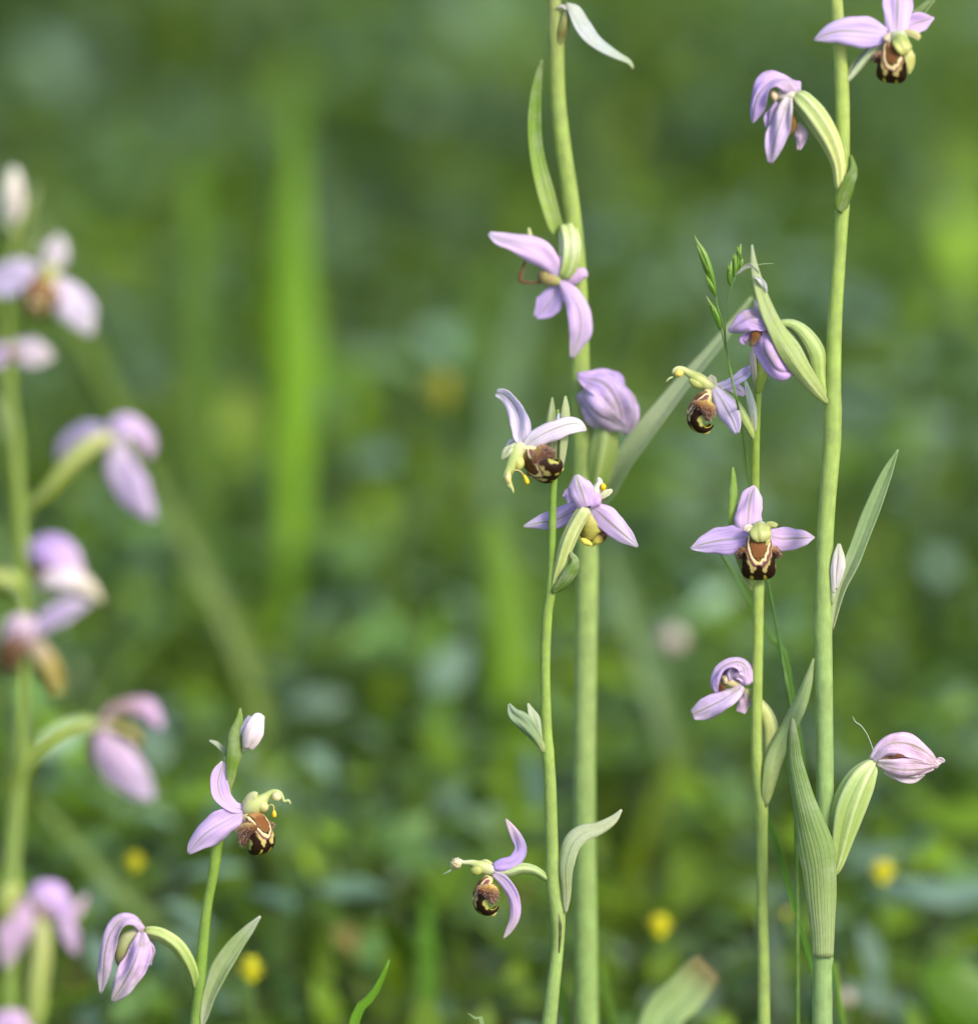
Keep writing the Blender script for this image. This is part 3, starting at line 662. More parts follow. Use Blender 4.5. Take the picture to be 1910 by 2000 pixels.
# long leafy bract with a white bud in its axil
p.leaf('bract', [(1625, 1230, 6, 8), (1632, 1186, 8, 15), (1641, 1147, 8, 24), (1661, 1101, 8, 31), (1683, 1047, 6, 31), (1705, 988, 2, 29), (1732, 924, -4, 20), (1754, 878, -8, 2)], [lin(186, 200, 140), lin(160, 188, 128), lin(150, 180, 116), lin(156, 186, 120)], n=(-0.25, 0, 1), cup=-0.45, nt=44)
bd = p.tube('flower_bud', [(1624, 1182, 8, 6), (1627, 1160, 10, 10), (1630, 1120, 11, 15), (1635, 1085, 11, 14), (1639, 1064, 10, 7)], [G_LEAF, lin(206, 206, 190), lin(222, 216, 216), lin(206, 214, 190)], ns=16)
p.petal('sepal', [(1628, 1158, 14, 5), (1628, 1120, 18, 12), (1631, 1086, 18, 9), (1638, 1062, 13, 3)], [lin(214, 214, 200), lin(228, 222, 224), lin(206, 216, 180)], parent=bd, cup=0.5, n=(-0.2, 0, 1), vein=0.4)
p.petal('sepal', [(1634, 1150, 14, 5), (1642, 1112, 18, 15), (1643, 1088, 18, 12), (1640, 1062, 14, 3)], [lin(206, 210, 190), lin(222, 216, 214), lin(190, 206, 160)], parent=bd, cup=0.4, n=(0.5, 0, 1), vein=0.4)
# bloom behind the pointed bract
p.tube('ovary', [(1612, 782, 2, 14), (1598, 730, 4, 28), (1592, 690, 4, 36), (1572, 655, 2, 30), (1546, 634, 0, 20), (1512, 634, -4, 14)], [lin(170, 194, 90), lin(160, 186, 92), lin(176, 198, 116)], mat=M_OVARY, ribs=6, ridge_col=lin(214, 222, 170))
p.leaf('bract', [(1616, 788, 16, 14), (1592, 757, 24, 26), (1567, 724, 28, 36), (1541, 684, 30, 42), (1516, 643, 30, 34), (1497, 602, 28, 28), (1481, 555, 24, 21), (1472, 515, 22, 11), (1468.5, 477, 20, 2)], [lin(190, 204, 118), lin(182, 202, 112), lin(180, 202, 116), lin(186, 204, 130), lin(196, 208, 170)], n=(0.3, 0.1, 1), cup=0.35, nt=44)
p.petal('dried_shred', [(1474, 540, 32, 4), (1483, 545, 35, 8), (1492, 556, 35, 10), (1498, 570, 33, 2)], [lin(196, 206, 200)], mat=M_WITHER, vein=0, wave=0.5, cup=-0.3, crumple=0.4)
p.petal('dried_shred', [(1482, 532, 26, 3), (1462, 518, 24, 8), (1440, 534, 22, 4)], [lin(110, 140, 100), lin(160, 180, 150)], mat=M_WITHER, vein=0, wave=0.4)
f = p.tube('flower', [(1508, 636, -2, 14), (1494, 640, 4, 20), (1478, 650, 10, 20), (1468, 658, 12, 10)], [lin(196, 190, 130), lin(140, 96, 50), BROWN], mat=M_LIP)
p.petal('sepal', [(1504, 632, 6, 20), (1488, 628, 14, 36), (1462, 627, 20, 36), (1440, 636, 20, 24), (1424, 645, 16, 8)], [lin(178, 140, 214), lin(170, 134, 206), lin(158, 122, 196), lin(160, 130, 190)], parent=f, mat=M_WITHER, n=(-0.2, -0.6, 0.8), cup=0.35)
p.petal('sepal', [(1496, 622, 0, 24), (1486, 604, -2, 22), (1476, 583, -6, 6)], [lin(190, 160, 220), lin(214, 206, 232)], parent=f, mat=M_WITHER, n=(-0.4, 0, 0.9))
p.petal('sepal', [(1500, 642, 14, 18), (1494, 672, 20, 46), (1508, 704, 22, 48), (1528, 724, 20, 38), (1556, 722, 14, 8)], [lin(158, 124, 176), lin(166, 128, 206), lin(184, 140, 222), lin(200, 150, 226)], parent=f, mat=M_WITHER, n=(-0.3, 0.1, 1), cup=0.4, crease=0.15)
p.petal('petal', [(1478, 655, 8, 8), (1464, 656, 12, 16), (1450, 664, 12, 14), (1456, 672, 10, 5)], [lin(186, 140, 216)], parent=f, mat=M_WITHER, vein=0)
p.tube('withered_lip', [(1482, 644, 18, 8), (1476, 654, 20, 20), (1470, 668, 18, 14), (1464, 676, 14, 6)], [lin(116, 72, 30), lin(120, 80, 40), lin(176, 150, 120)], mat=M_FUZZ, parent=f, noise=0.02)
# withered bloom on the arching ovary
p.leaf('bract', [(1641, 414, 14, 22), (1646, 388, 18, 27), (1655, 360, 18, 26), (1666, 332, 14, 16), (1662, 303, 8, 4)], [lin(130, 160, 50), lin(108, 142, 44), lin(114, 148, 52)], n=(0.3, 0, 1), cup=0.5)
p.tube('ovary', [(1641, 372, 14, 18), (1637, 320, 18, 25), (1621, 274, 20, 36), (1594, 229, 20, 42), (1566, 196, 18, 36), (1550, 184, 16, 24)], [lin(206, 214, 110), lin(206, 214, 120), lin(186, 204, 116), lin(170, 194, 110)], mat=M_OVARY, ribs=6, rib=0.14, ridge_col=lin(232, 236, 200), ns=26, nseg=36)
f = p.tube('flower', [(1552, 186, 14, 22), (1540, 184, 16, 24), (1524, 186, 18, 18), (1512, 186, 18, 10)], [lin(206, 206, 170), lin(206, 190, 196), lin(214, 196, 160)])
p.petal('sepal', [(1552, 172, 12, 24), (1532, 160, 18, 30), (1508, 160, 22, 32), (1488, 182, 22, 36), (1476, 212, 18, 26), (1470, 240, 14, 3)], [lin(206, 176, 224), lin(190, 152, 224), lin(178, 142, 222), lin(170, 132, 218), lin(180, 150, 214)], parent=f, mat=M_WITHER, n=[(0, -0.7, 0.7), (0, -0.8, 0.6), (-0.3, -0.7, 0.6), (-0.6, -0.2, 0.7), (-0.5, 0, 0.8), (-0.4, 0, 0.9)], cup=0.35, crease=0.12)
p.petal('sepal', [(1546, 158, 8, 20), (1553, 166, 10, 22), (1556, 180, 10, 12)], [lin(190, 150, 226), lin(206, 180, 226)], parent=f, mat=M_WITHER, vein=0, n=(0.5, -0.5, 0.7))
p.petal('sepal', [(1540, 190, 24, 16), (1530, 222, 30, 38), (1518, 262, 32, 40), (1510, 292, 28, 30), (1504, 318, 22, 10)], [lin(206, 200, 190), lin(186, 166, 206), lin(176, 152, 204), lin(188, 164, 206)], parent=f, mat=M_WITHER, n=(-0.2, 0.1, 1), cup=0.35, crease=0.15, wave=0.14)
p.petal('sepal', [(1520, 200, 16, 14), (1506, 222, 16, 22), (1497, 248, 12, 6)], [lin(170, 140, 206)], parent=f, mat=M_WITHER, n=(-0.5, 0, 0.9))
p.petal('sepal', [(1556, 240, 8, 10), (1566, 262, 10, 26), (1560, 292, 8, 8)], [lin(150, 140, 110), lin(188, 150, 206), lin(196, 160, 212)], parent=f, mat=M_WITHER, n=(0.3, 0, 1))
p.tube('withered_lip', [(1548, 222, 8, 12), (1547, 244, 12, 20), (1541, 262, 10, 8)], [lin(150, 124, 60), lin(120, 92, 34), lin(140, 110, 60)], mat=M_FUZZ, parent=f, noise=0.02)
p.tube('anther', [(1508, 176, 26, 6), (1512, 186, 28, 14), (1514, 196, 26, 6)], [lin(226, 196, 160)], parent=f)
# open bloom at the top
p.leaf('bract', [(1655, 158, 0, 10), (1672, 128, -6, 20), (1694, 108, -12, 22), (1748, 62, -24, 26), (1800, 18, -30, 18), (1838, -20, -34, 2)], [lin(206, 214, 170), lin(96, 140, 44), lin(120, 156, 70), lin(160, 180, 120)], n=(-0.3, -0.4, 0.9), cup=-0.3)
p.tube('ovary', [(1652, 160, 4, 10), (1672, 136, 4, 14), (1700, 106, 4, 18), (1738, 70, 6, 18)], [lin(206, 216, 180), lin(176, 198, 130)], mat=M_OVARY, ribs=6)
f = p.petal('flower', [(1754, 64, 24, 22), (1757, 74, 36, 28), (1761, 86, 46, 33), (1764, 96, 52, 28), (1766, 104, 52, 10)], [lin(216, 220, 190), lin(160, 182, 70), lin(186, 196, 76), lin(200, 196, 84)], mat=M_SOFT, cup=0.34, vein=0, solid=0.0006, crease=-0.12, crumple=0.09, n=(0.25, 0, 1))
p.petal('hood_flap', [(1772, 92, 44, 12), (1776, 110, 46, 20), (1777, 128, 44, 16), (1775, 144, 42, 4)], [lin(196, 200, 100), lin(200, 196, 80), lin(196, 194, 90)], parent=f, mat=M_SOFT, vein=0, cup=0.4, n=(0.5, 0, 1))
p.petal('petal', [(1742, 66, 20, 8), (1734, 74, 30, 14), (1730, 80, 36, 8)], [lin(206, 196, 150)], parent=f, vein=0, cup=0.4, solid=0.0008)
p.petal('petal', [(1768, 63, 22, 10), (1782, 66, 28, 11), (1797, 74, 32, 7)], [lin(206, 206, 120), lin(196, 196, 100)], parent=f, vein=0, cup=0.4, solid=0.0008)
p.petal('sepal', [(1732, 68, 18, 26), (1704, 65, 28, 54), (1670, 61, 36, 58), (1640, 61, 38, 48), (1612, 68, 34, 28), (1590, 77, 28, 3)], [lin(196, 174, 236), lin(196, 166, 234), lin(206, 180, 236), lin(222, 200, 236)], parent=f, n=(-0.05, -0.25, 1), cup=0.22)
p.petal('sepal', [(1751, 66, 16, 36), (1752, 34, 14, 52), (1753, 2, 8, 58), (1755, -38, 0, 46), (1757, -74, -6, 3)], [lin(232, 206, 238), lin(206, 172, 234), lin(198, 160, 232)], parent=f, n=(0, -0.2, 1), cup=0.25)
p.petal('sepal', [(1760, 58, 10, 28), (1782, 47, 4, 42), (1803, 40, -4, 34), (1824, 34, -12, 3)], [lin(206, 170, 230), lin(196, 156, 226), lin(214, 184, 228)], parent=f, n=(0.4, -0.1, 0.9), cup=-0.25)
p.lip(f, (1748, 84, 30), 84, (-0.12, 1, 0), (-0.10, 0.1, 1), lobe_l=0.95, lobe_r=0.6, hue=0.8)

# ================================================================== orchid with the pale side bloom (E)
p = Plant('bee_orchid', -0.004, 'slender orchid bearing a white-lilac bloom above a bloom seen from behind', 'orchid')
p.stem([(1090, 800, 0, 8), (1088, 860, 0, 12), (1081, 950, 0, 14), (1079, 1010, 0, 15), (1078, 1067, 0, 15), (1076, 1150, 0, 18), (1069, 1200, 0, 20), (1065, 1280, 0, 20), (1065, 1340, 0, 20), (1068, 1440, 0, 22), (1074, 1525, 0, 24),
        (1077, 1631, 0, 25), (1081, 1737, 0, 27), (1089, 1790, 0, 28), (1089, 1850, 0, 24), (1080, 1930, 0, 27), (1071, 2010, 0, 30)],
       col=[lin(134, 170, 56), lin(136, 172, 60), lin(150, 182, 72), lin(160, 188, 84), lin(156, 184, 92), lin(160, 188, 100), lin(146, 176, 96)], nseg=120,
       knots=((1152, 0.16, 14), (1468, 0.10, 16), (1790, 0.10, 20)))
p.leaf('bract', [(1086, 930, 4, 10), (1082, 880, 4, 18), (1076, 838, 2, 20), (1078, 800, 0, 12), (1079, 776, -2, 2)], [lin(140, 172, 64), lin(176, 194, 120), lin(176, 192, 124)], n=(-0.2, 0, 1), cup=0.35)
p.leaf('bract', [(1094, 922, 8, 5), (1099, 880, 12, 13), (1103, 835, 10, 16), (1104, 800, 6, 14), (1104, 773, 2, 2)], [lin(206, 212, 160), lin(186, 200, 136), lin(190, 202, 140)], n=(0.3, 0, 1), cup=0.4)
bd = p.tube('flower_bud', [(1090, 845, 0, 8), (1091, 825, 2, 14), (1092, 806, 2, 6)], [lin(206, 206, 214)])
# --- pale bloom, turned down to the left
p.tube('ovary', [(1086, 930, -10, 12), (1072, 900, -14, 18), (1046, 872, -10, 18), (1022, 866, 0, 16)], [G_OVA], mat=M_OVARY, ribs=6, ridge_col=G_RIDGE)
f = p.tube('flower', [(1024, 866, 6, 20), (1012, 884, 16, 36), (1004, 902, 24, 30), (994, 920, 30, 18), (990, 934, 32, 17), (994, 946, 32, 14), (1000, 954, 32, 7), (1003, 964, 32, 5)], [lin(226, 226, 190), lin(190, 204, 110), lin(184, 200, 100), lin(190, 204, 104), lin(196, 206, 120), lin(196, 204, 110)])
p.petal('petal', [(1008, 870, 14, 10), (996, 878, 20, 16), (987, 888, 22, 10), (981, 896, 22, 3)], [lin(206, 214, 160), lin(176, 194, 116)], parent=f, vein=0, n=(-0.4, -0.5, 0.7), solid=0.0007, edge_col=lin(236, 238, 226))
p.tube('anther', [(994, 922, 40, 6), (992, 934, 42, 12), (994, 944, 40, 7)], [lin(232, 210, 140)], parent=f)
p.tube('stigma', [(1014, 894, 26, 18), (1014, 906, 30, 22), (1008, 916, 30, 12)], [lin(214, 214, 96)], parent=f)
po = p.tube('pollinium', [(1021, 926, 44, 2.5), (1025, 931, 45, 6), (1029, 940, 46, 9), (1030, 946, 46, 6)], [lin(232, 190, 60), YEL, YEL], parent=f, ns=10, nseg=12)
p.tube('pollinium_thread', [(997, 926, 42, 2.2), (1002, 919, 44, 2.2), (1010, 918, 44, 2.4), (1017, 921, 44, 2.4), (1022, 927, 44, 2.4)], [lin(226, 206, 110)], parent=f, ns=6, nseg=14)
p.petal('sepal', [(1020, 872, 10, 18), (1019, 850, 14, 36), (1014, 820, 12, 35), (1003, 793, 8, 31), (986, 774, 6, 26), (969, 767, 6, 14)], [lin(240, 234, 240), lin(222, 208, 240), lin(214, 204, 240), lin(226, 218, 242), lin(236, 232, 242)], parent=f, n=[(-0.2, 0.1, 1), (-0.2, 0.1, 1), (-0.3, 0.2, 1), (-0.3, 0.3, 0.9), (-0.1, 0.5, 0.8), (0, 0.6, 0.8)], cup=-0.3, wave=0.10)
p.petal('sepal', [(1026, 872, 16, 16), (1050, 855, 26, 34), (1082, 840, 30, 36), (1112, 831, 28, 33), (1131, 832, 24, 24), (1145, 840, 20, 4)], [lin(244, 238, 240), lin(236, 224, 242), lin(230, 216, 242), lin(238, 232, 242)], parent=f, n=[(-0.1, 0.0, 1), (-0.1, -0.2, 1), (0, -0.4, 0.9), (0.1, -0.5, 0.85), (0.2, -0.5, 0.8), (0.2, -0.4, 0.8)], cup=0.35)
p.petal('sepal', [(1016, 870, -4, 14), (1002, 866, -10, 20), (990, 876, -14, 10)], [lin(206, 206, 200)], parent=f, vein=0.3)
p.tube('lip_base', [(1022, 878, 20, 20), (1034, 884, 24, 28), (1050, 886, 24, 26), (1062, 886, 20, 14)], [lin(240, 226, 176), lin(240, 222, 150), lin(226, 196, 140)], parent=f, mat=M_FUZZ)
p.lip(f, (1026, 886, 22), 84, (0.80, 0.60, 0.10), (-0.50, 0.55, 0.66), lobe_l=0.85, lobe_r=1.45, hue=0.62)
# --- bloom seen from behind
p.leaf('bract', [(1080, 1156, 12, 10), (1098, 1140, 18, 22), (1113, 1120, 22, 24), (1123, 1097, 22, 15), (1114, 1080, 18, 5)], [lin(130, 164, 54), lin(104, 144, 40), lin(116, 152, 56), lin(170, 190, 130)], n=[(0.3, 0.3, 0.9), (0.3, 0.3, 0.9), (0.3, 0.3, 0.9), (0.2, 0.1, 1), (0, 0, 1)], cup=0.5)
p.tube('ovary', [(1080, 1152, 6, 12), (1096, 1098, 10, 22), (1110, 1056, 14, 27), (1126, 1022, 16, 27), (1146, 990, 18, 27)], [lin(176, 198, 92), lin(196, 208, 116), lin(206, 214, 140)], mat=M_OVARY, ribs=6, rib=0.14, ridge_col=lin(228, 232, 190), ns=26, nseg=36)
f = p.tube('flower', [(1146, 986, 10, 20), (1158, 970, -2, 18), (1166, 955, -10, 18), (1171, 943, -14, 14), (1168, 932, -14, 7)], [lin(206, 200, 190), lin(190, 204, 160), lin(206, 216, 190), lin(214, 220, 200)])
p.tube('anther', [(1176, 944, -4, 6), (1178, 951, -2, 12), (1178, 958, -3, 6)], [YEL], parent=f, ns=10, nseg=12)
p.petal('petal', [(1166, 972, -8, 12), (1180, 965, -12, 14), (1195, 958, -16, 3)], [lin(190, 204, 130), lin(206, 212, 160)], parent=f, vein=0.3, solid=0.0006)
p.petal('sepal', [(1144, 988, 20, 34), (1138, 968, 26, 48), (1131, 948, 28, 44), (1125, 928, 24, 10)], [lin(206, 168, 228), lin(206, 176, 226), lin(200, 176, 224), lin(196, 190, 200)], parent=f, n=(-0.1, -0.4, 0.9), cup=0.45, vein=1.0)
p.petal('sepal', [(1118, 978, 22, 20), (1108, 962, 22, 22), (1104, 958, 20, 6)], [lin(196, 160, 226)], parent=f, vein=0, n=(-0.5, 0, 0.9))
p.petal('sepal', [(1150, 984, 22, 20), (1164, 974, 20, 30), (1172, 968, 12, 10)], [lin(206, 160, 228)], parent=f, vein=0.2, n=(0.4, 0, 0.9), cup=0.4)
p.petal('sepal', [(1138, 990, -10, 22), (1116, 1000, -14, 38), (1086, 1014, -18, 38), (1055, 1020, -22, 27), (1022, 1028, -26, 3)], [lin(190, 164, 226), lin(184, 160, 226), lin(190, 170, 226), lin(206, 196, 220)], parent=f, n=(0, 0.2, 1), cup=0.2, vein=1.0)
p.petal('sepal', [(1154, 988, 8, 20), (1176, 1006, 10, 44), (1198, 1026, 8, 46), (1222, 1047, 4, 32), (1245, 1068, -2, 4)], [lin(206, 174, 226), lin(206, 172, 230), lin(206, 180, 232), lin(216, 204, 224)], parent=f, n=(0.2, 0.2, 1), cup=0.25, vein=1.0)
p.lip(f, (1158, 986, -24), 74, (0.0, 1, -0.2), (0.25, 0.15, -1), lobe_l=0.7, lobe_r=0.7)
p.tube('lip_back', [(1152, 1000, -4, 26), (1154, 1026, -6, 40), (1156, 1046, -8, 40), (1157, 1058, -12, 22)], [lin(190, 186, 116), lin(150, 146, 70), lin(140, 132, 60)], parent=f, mat=M_LIP, noise=0.02)
p.tube('lip_edge', [(1134, 1052, 6, 6), (1142, 1058, 10, 13), (1152, 1062, 10, 9), (1160, 1066, 6, 4)], [lin(206, 196, 90)], parent=f, mat=M_LIP, noise=0.03)
p.tube('lip_edge', [(1158, 1064, 8, 5), (1166, 1056, 12, 16), (1176, 1048, 10, 18), (1182, 1042, 6, 8)], [lin(206, 196, 90), lin(190, 176, 80), DARKB, DARKB], parent=f, mat=M_LIP, noise=0.03)
p.petal('brown_scar', [(1091, 1786, 14.5, 2), (1094, 1806, 14.5, 5), (1094, 1826, 13.5, 5), (1092, 1862, 12.5, 1.5)], [lin(96, 92, 36), lin(78, 62, 26)], mat=M_LEAF, vein=0, cup=0.2)
# --- frayed little bract on the left
p.leaf('bract', [(1064, 1470, 8, 8), (1047, 1440, 10, 20), (1024, 1412, 12, 32), (1003, 1394, 10, 22), (994, 1375, 8, 3)], [lin(190, 204, 120), lin(156, 184, 130), lin(150, 180, 132), lin(170, 192, 156)], n=(-0.3, -0.2, 0.9), cup=0.4)
p.leaf('bract', [(1065, 1468, 4, 8), (1053, 1440, 4, 18), (1044, 1408, 2, 24), (1031, 1374, 0, 3)], [lin(190, 204, 120), lin(186, 204, 160), lin(200, 212, 180)], n=(0.2, 0, 1), cup=0.3)
# --- side bloom to the left
p.tube('ovary', [(1072, 1720, 0, 12), (1046, 1702, 6, 17), (1019, 1697, 10, 20), (992, 1704, 10, 19), (966, 1706, 8, 13)], [lin(150, 180, 84), lin(176, 196, 120), lin(190, 206, 140)], mat=M_OVARY, ribs=4, rib=0.12, ridge_col=lin(226, 232, 196))
f = p.tube('flower', [(968, 1702, 8, 14), (950, 1697, 10, 24), (936, 1693, 10, 24), (922, 1686, 10, 13), (905, 1685, 10, 8), (896, 1680, 10, 8)], [lin(222, 220, 190), lin(196, 206, 130), lin(190, 202, 100), lin(206, 214, 160), lin(206, 206, 170)])
p.tube('anther', [(900, 1680, 12, 10), (892, 1687, 14, 22), (884, 1696, 12, 12)], [lin(206, 204, 180), lin(216, 200, 156), lin(190, 186, 150)], parent=f, noise=0.05)
p.tube('beak', [(884, 1698, 12, 4), (876, 1703, 12, 4), (864, 1709, 12, 1.2)], [lin(150, 166, 130)], parent=f, ns=6, nseg=8)
p.tube('stigma', [(942, 1696, 14, 16), (930, 1701, 14, 20), (920, 1703, 12, 12)], [lin(190, 198, 96), lin(176, 178, 70)], parent=f)
p.petal('petal', [(962, 1692, 4, 6), (950, 1684, 2, 9), (938, 1683, 0, 4)], [lin(190, 204, 110)], parent=f, vein=0, solid=0.0006)
p.petal('sepal', [(964, 1694, 12, 14), (980, 1690, 14, 25), (1000, 1685, 14, 25), (1013, 1672, 12, 25), (1016, 1654, 8, 22), (1009, 1635, 4, 21), (998, 1617, 0, 14), (988, 1600, -2, 2)],
        [lin(178, 146, 226), lin(176, 142, 228), lin(184, 150, 228), lin(190, 160, 220), lin(200, 170, 196), lin(206, 182, 186)], parent=f, n=[(0, -0.3, 1), (0, -0.3, 1), (0, -0.2, 1), (-0.3, 0, 1), (-0.5, 0, 0.9), (-0.4, 0, 0.9), (0.2, 0, 1), (0.2, 0, 1)], cup=0.25, vein=0.4)
p.petal('sepal', [(964, 1706, 14, 10), (984, 1720, 18, 20), (1000, 1744, 18, 22), (1007, 1772, 14, 20), (1004, 1798, 10, 18), (994, 1818, 6, 12), (983, 1834, 4, 2)],
        [lin(222, 206, 232), lin(206, 180, 238), lin(206, 168, 232), lin(206, 168, 222), lin(206, 182, 206), lin(206, 190, 190)], parent=f, n=[(-0.5, 0.3, 0.8), (-0.5, 0.3, 0.8), (-0.4, 0.1, 0.9), (0.2, 0, 1), (0.3, 0, 1), (0.3, 0, 1), (0.2, 0, 1)], cup=0.3, vein=0.4)
p.petal('sepal', [(964, 1702, -10, 10), (976, 1712, -18, 18), (982, 1728, -24, 12)], [lin(200, 180, 214)], parent=f, vein=0.2, n=(0.3, 0, 1))
p.tube('lip_base', [(956, 1712, 10, 16), (952, 1722, 12, 22), (950, 1738, 12, 18)], [lin(206, 186, 140), lin(226, 200, 130), lin(206, 180, 110)], parent=f, mat=M_FUZZ)
p.lip(f, (953, 1716, 10), 78, (-0.20, 0.98, 0), (-0.97, -0.16, 0.22), lobe_l=0.9, lobe_r=1.45, hue=0.7)
# --- bent pale bract on the right
p.leaf('bract', [(1105, 1784, 10, 8), (1106, 1740, 10, 20), (1105, 1694, 8, 30), (1117, 1652, 4, 35), (1139, 1630, 0, 32), (1168, 1620, -2, 25), (1197, 1602, -6, 16), (1214, 1582, -8, 2)], [lin(206, 212, 170), lin(176, 192, 130), lin(176, 194, 140), lin(196, 208, 166), lin(196, 206, 160), lin(206, 212, 180)], n=[(-0.4, 0, 0.9), (-0.4, 0, 0.9), (-0.4, -0.1, 0.9), (-0.2, -0.4, 0.9), (0, -0.5, 0.85), (0.1, -0.4, 0.9), (0, -0.3, 0.9), (0, 0, 1)], cup=0.45, nt=44)

# ================================================================== short orchid on the left (F)
p = Plant('bee_orchid', 0.0, 'short orchid with one bloom in profile under an unopened white bud', 'orchid')
p.stem([(452, 1520, 0, 6), (447, 1545, 0, 10), (441, 1575, 0, 14), (432, 1610, -2, 18), (424, 1650, -2, 23), (419, 1690, 0, 21), (412, 1730, 0, 20), (404, 1773, 0, 20), (395, 1859, 0, 22), (388, 1945, 0, 23), (381, 2010, 0, 24)],
       col=[lin(140, 170, 60), lin(134, 168, 56), lin(136, 170, 58), lin(130, 166, 58), lin(126, 160, 60)], knots=((1645, 0.12, 14),))
p.leaf('bract', [(447, 1545, 6, 6), (452, 1507, 8, 20), (457, 1470, 10, 30), (461, 1433, 10, 26), (467, 1406, 8, 13), (469, 1383, 6, 2)], [lin(150, 180, 64), lin(128, 164, 52), lin(124, 162, 50), lin(140, 174, 66)], n=(0.2, 0, 1), cup=0.4)
p.leaf('bract', [(448, 1478, -6, 8), (436, 1466, -8, 10), (424, 1454, -10, 9), (409, 1447, -12, 2)], [lin(160, 184, 110), lin(206, 214, 190)], n=(0.2, -0.3, 0.9), cup=0.3)
p.tube('bract_stalk', [(438, 1488, -4, 3), (439, 1478, -6, 3), (443, 1470, -7, 4)], [lin(206, 206, 206)], ns=6, nseg=8)
bd = p.tube('flower_bud', [(470, 1470, 2, 8), (478, 1460, 4, 14), (486, 1447, 8, 30), (495, 1424, 8, 33), (504, 1404, 8, 26), (511, 1395, 6, 12)], [lin(170, 186, 100), lin(226, 214, 214), WHITE, WHITE, lin(226, 216, 226)], ns=18, nseg=30)
p.petal('sepal', [(478, 1460, 18, 10), (484, 1440, 24, 22), (493, 1418, 26, 24), (504, 1397, 18, 12)], [lin(232, 216, 216), lin(238, 228, 232), lin(232, 222, 234)], parent=bd, n=(-0.3, -0.1, 1), cup=0.5, vein=0.25)
p.petal('sepal', [(488, 1462, 16, 14), (500, 1442, 22, 22), (506, 1418, 22, 18), (512, 1398, 14, 10)], [lin(226, 210, 206), lin(236, 222, 226), lin(236, 228, 232)], parent=bd, n=(0.4, 0.1, 1), cup=0.5, vein=0.1)
p.petal('sepal', [(474, 1442, 8, 8), (476, 1424, 10, 16), (490, 1400, 8, 10)], [lin(190, 186, 206), lin(206, 200, 220)], parent=bd, n=(-0.7, -0.1, 0.7), cup=0.4, vein=0.1)
# bloom in profile
p.tube('ovary', [(438, 1600, -14, 12), (450, 1590, -14, 18), (466, 1584, -6, 18), (476, 1582, 2, 14)], [G_OVA], mat=M_OVARY, ribs=6)
f = p.tube('flower', [(474, 1584, 6, 20), (490, 1579, 12, 34), (506, 1569, 14, 32), (520, 1556, 14, 17), (534, 1547, 14, 11), (546, 1549, 14, 9), (552, 1559, 14, 7), (555, 1566, 14, 6), (563, 1564, 14, 6), (568, 1572, 14, 4)],
           [lin(206, 206, 150), lin(196, 204, 120), lin(190, 200, 104), lin(170, 192, 96), lin(184, 202, 120), lin(190, 204, 126)], nseg=44)
p.tube('anther', [(532, 1554, 18, 10), (540, 1557, 20, 19), (547, 1562, 18, 9)], [lin(228, 214, 160)], parent=f)
p.tube('stigma', [(504, 1578, 18, 16), (515, 1576, 20, 22), (523, 1574, 18, 12)], [lin(206, 204, 110), lin(222, 212, 140)], parent=f)
p.petal('petal', [(478, 1572, 14, 8), (486, 1562, 18, 12), (496, 1555, 20, 12), (503, 1553, 20, 4)], [lin(196, 196, 130), lin(190, 202, 120)], parent=f, vein=0, n=(-0.3, -0.4, 0.8), solid=0.0007, cup=0.4)
p.tube('pollinium_thread', [(523, 1576, 18, 2), (529, 1572, 19, 2.2), (534, 1575, 20, 2.2), (535, 1583, 20, 2.6)], [lin(226, 206, 90)], parent=f, ns=6, nseg=12)
p.tube('pollinium', [(535, 1582, 20, 3), (535.5, 1590, 20, 9), (536, 1597, 20, 7)], [lin(232, 190, 60), YEL], parent=f, ns=10, nseg=12)
p.petal('sepal', [(478, 1580, 12, 14), (456, 1575, 18, 25), (437, 1557, 20, 31), (428, 1533, 16, 32), (431, 1508, 10, 30), (436, 1488, 6, 8)], [lin(222, 196, 236), lin(206, 174, 234), lin(200, 164, 228), lin(196, 162, 222), lin(206, 190, 210)], parent=f, n=[(0.2, -0.3, 0.9), (0.3, -0.4, 0.8), (0.5, -0.3, 0.8), (0.4, 0, 0.9), (0.3, 0, 1), (0.2, 0, 1)], cup=-0.35, wave=0.03)
p.petal('sepal', [(474, 1588, 14, 16), (458, 1596, 20, 40), (428, 1613, 26, 50), (398, 1634, 24, 46), (378, 1655, 18, 26), (368, 1668, 14, 6)], [lin(190, 160, 206), lin(206, 172, 230), lin(210, 176, 234), lin(210, 178, 228), lin(200, 176, 206)], parent=f, n=(-0.1, -0.3, 1), cup=0.22, wave=0.08, vein=0.45)
p.tube('lip_base', [(478, 1592, 14, 16), (486, 1604, 18, 24), (490, 1618, 18, 24)], [lin(206, 200, 130), lin(226, 206, 140), lin(222, 200, 140)], parent=f, mat=M_FUZZ)
p.lip(f, (494, 1592, 22), 84, (0.30, 0.95, 0.05), (0.62, -0.18, 0.76), lobe_l=1.5, lobe_r=0.9)
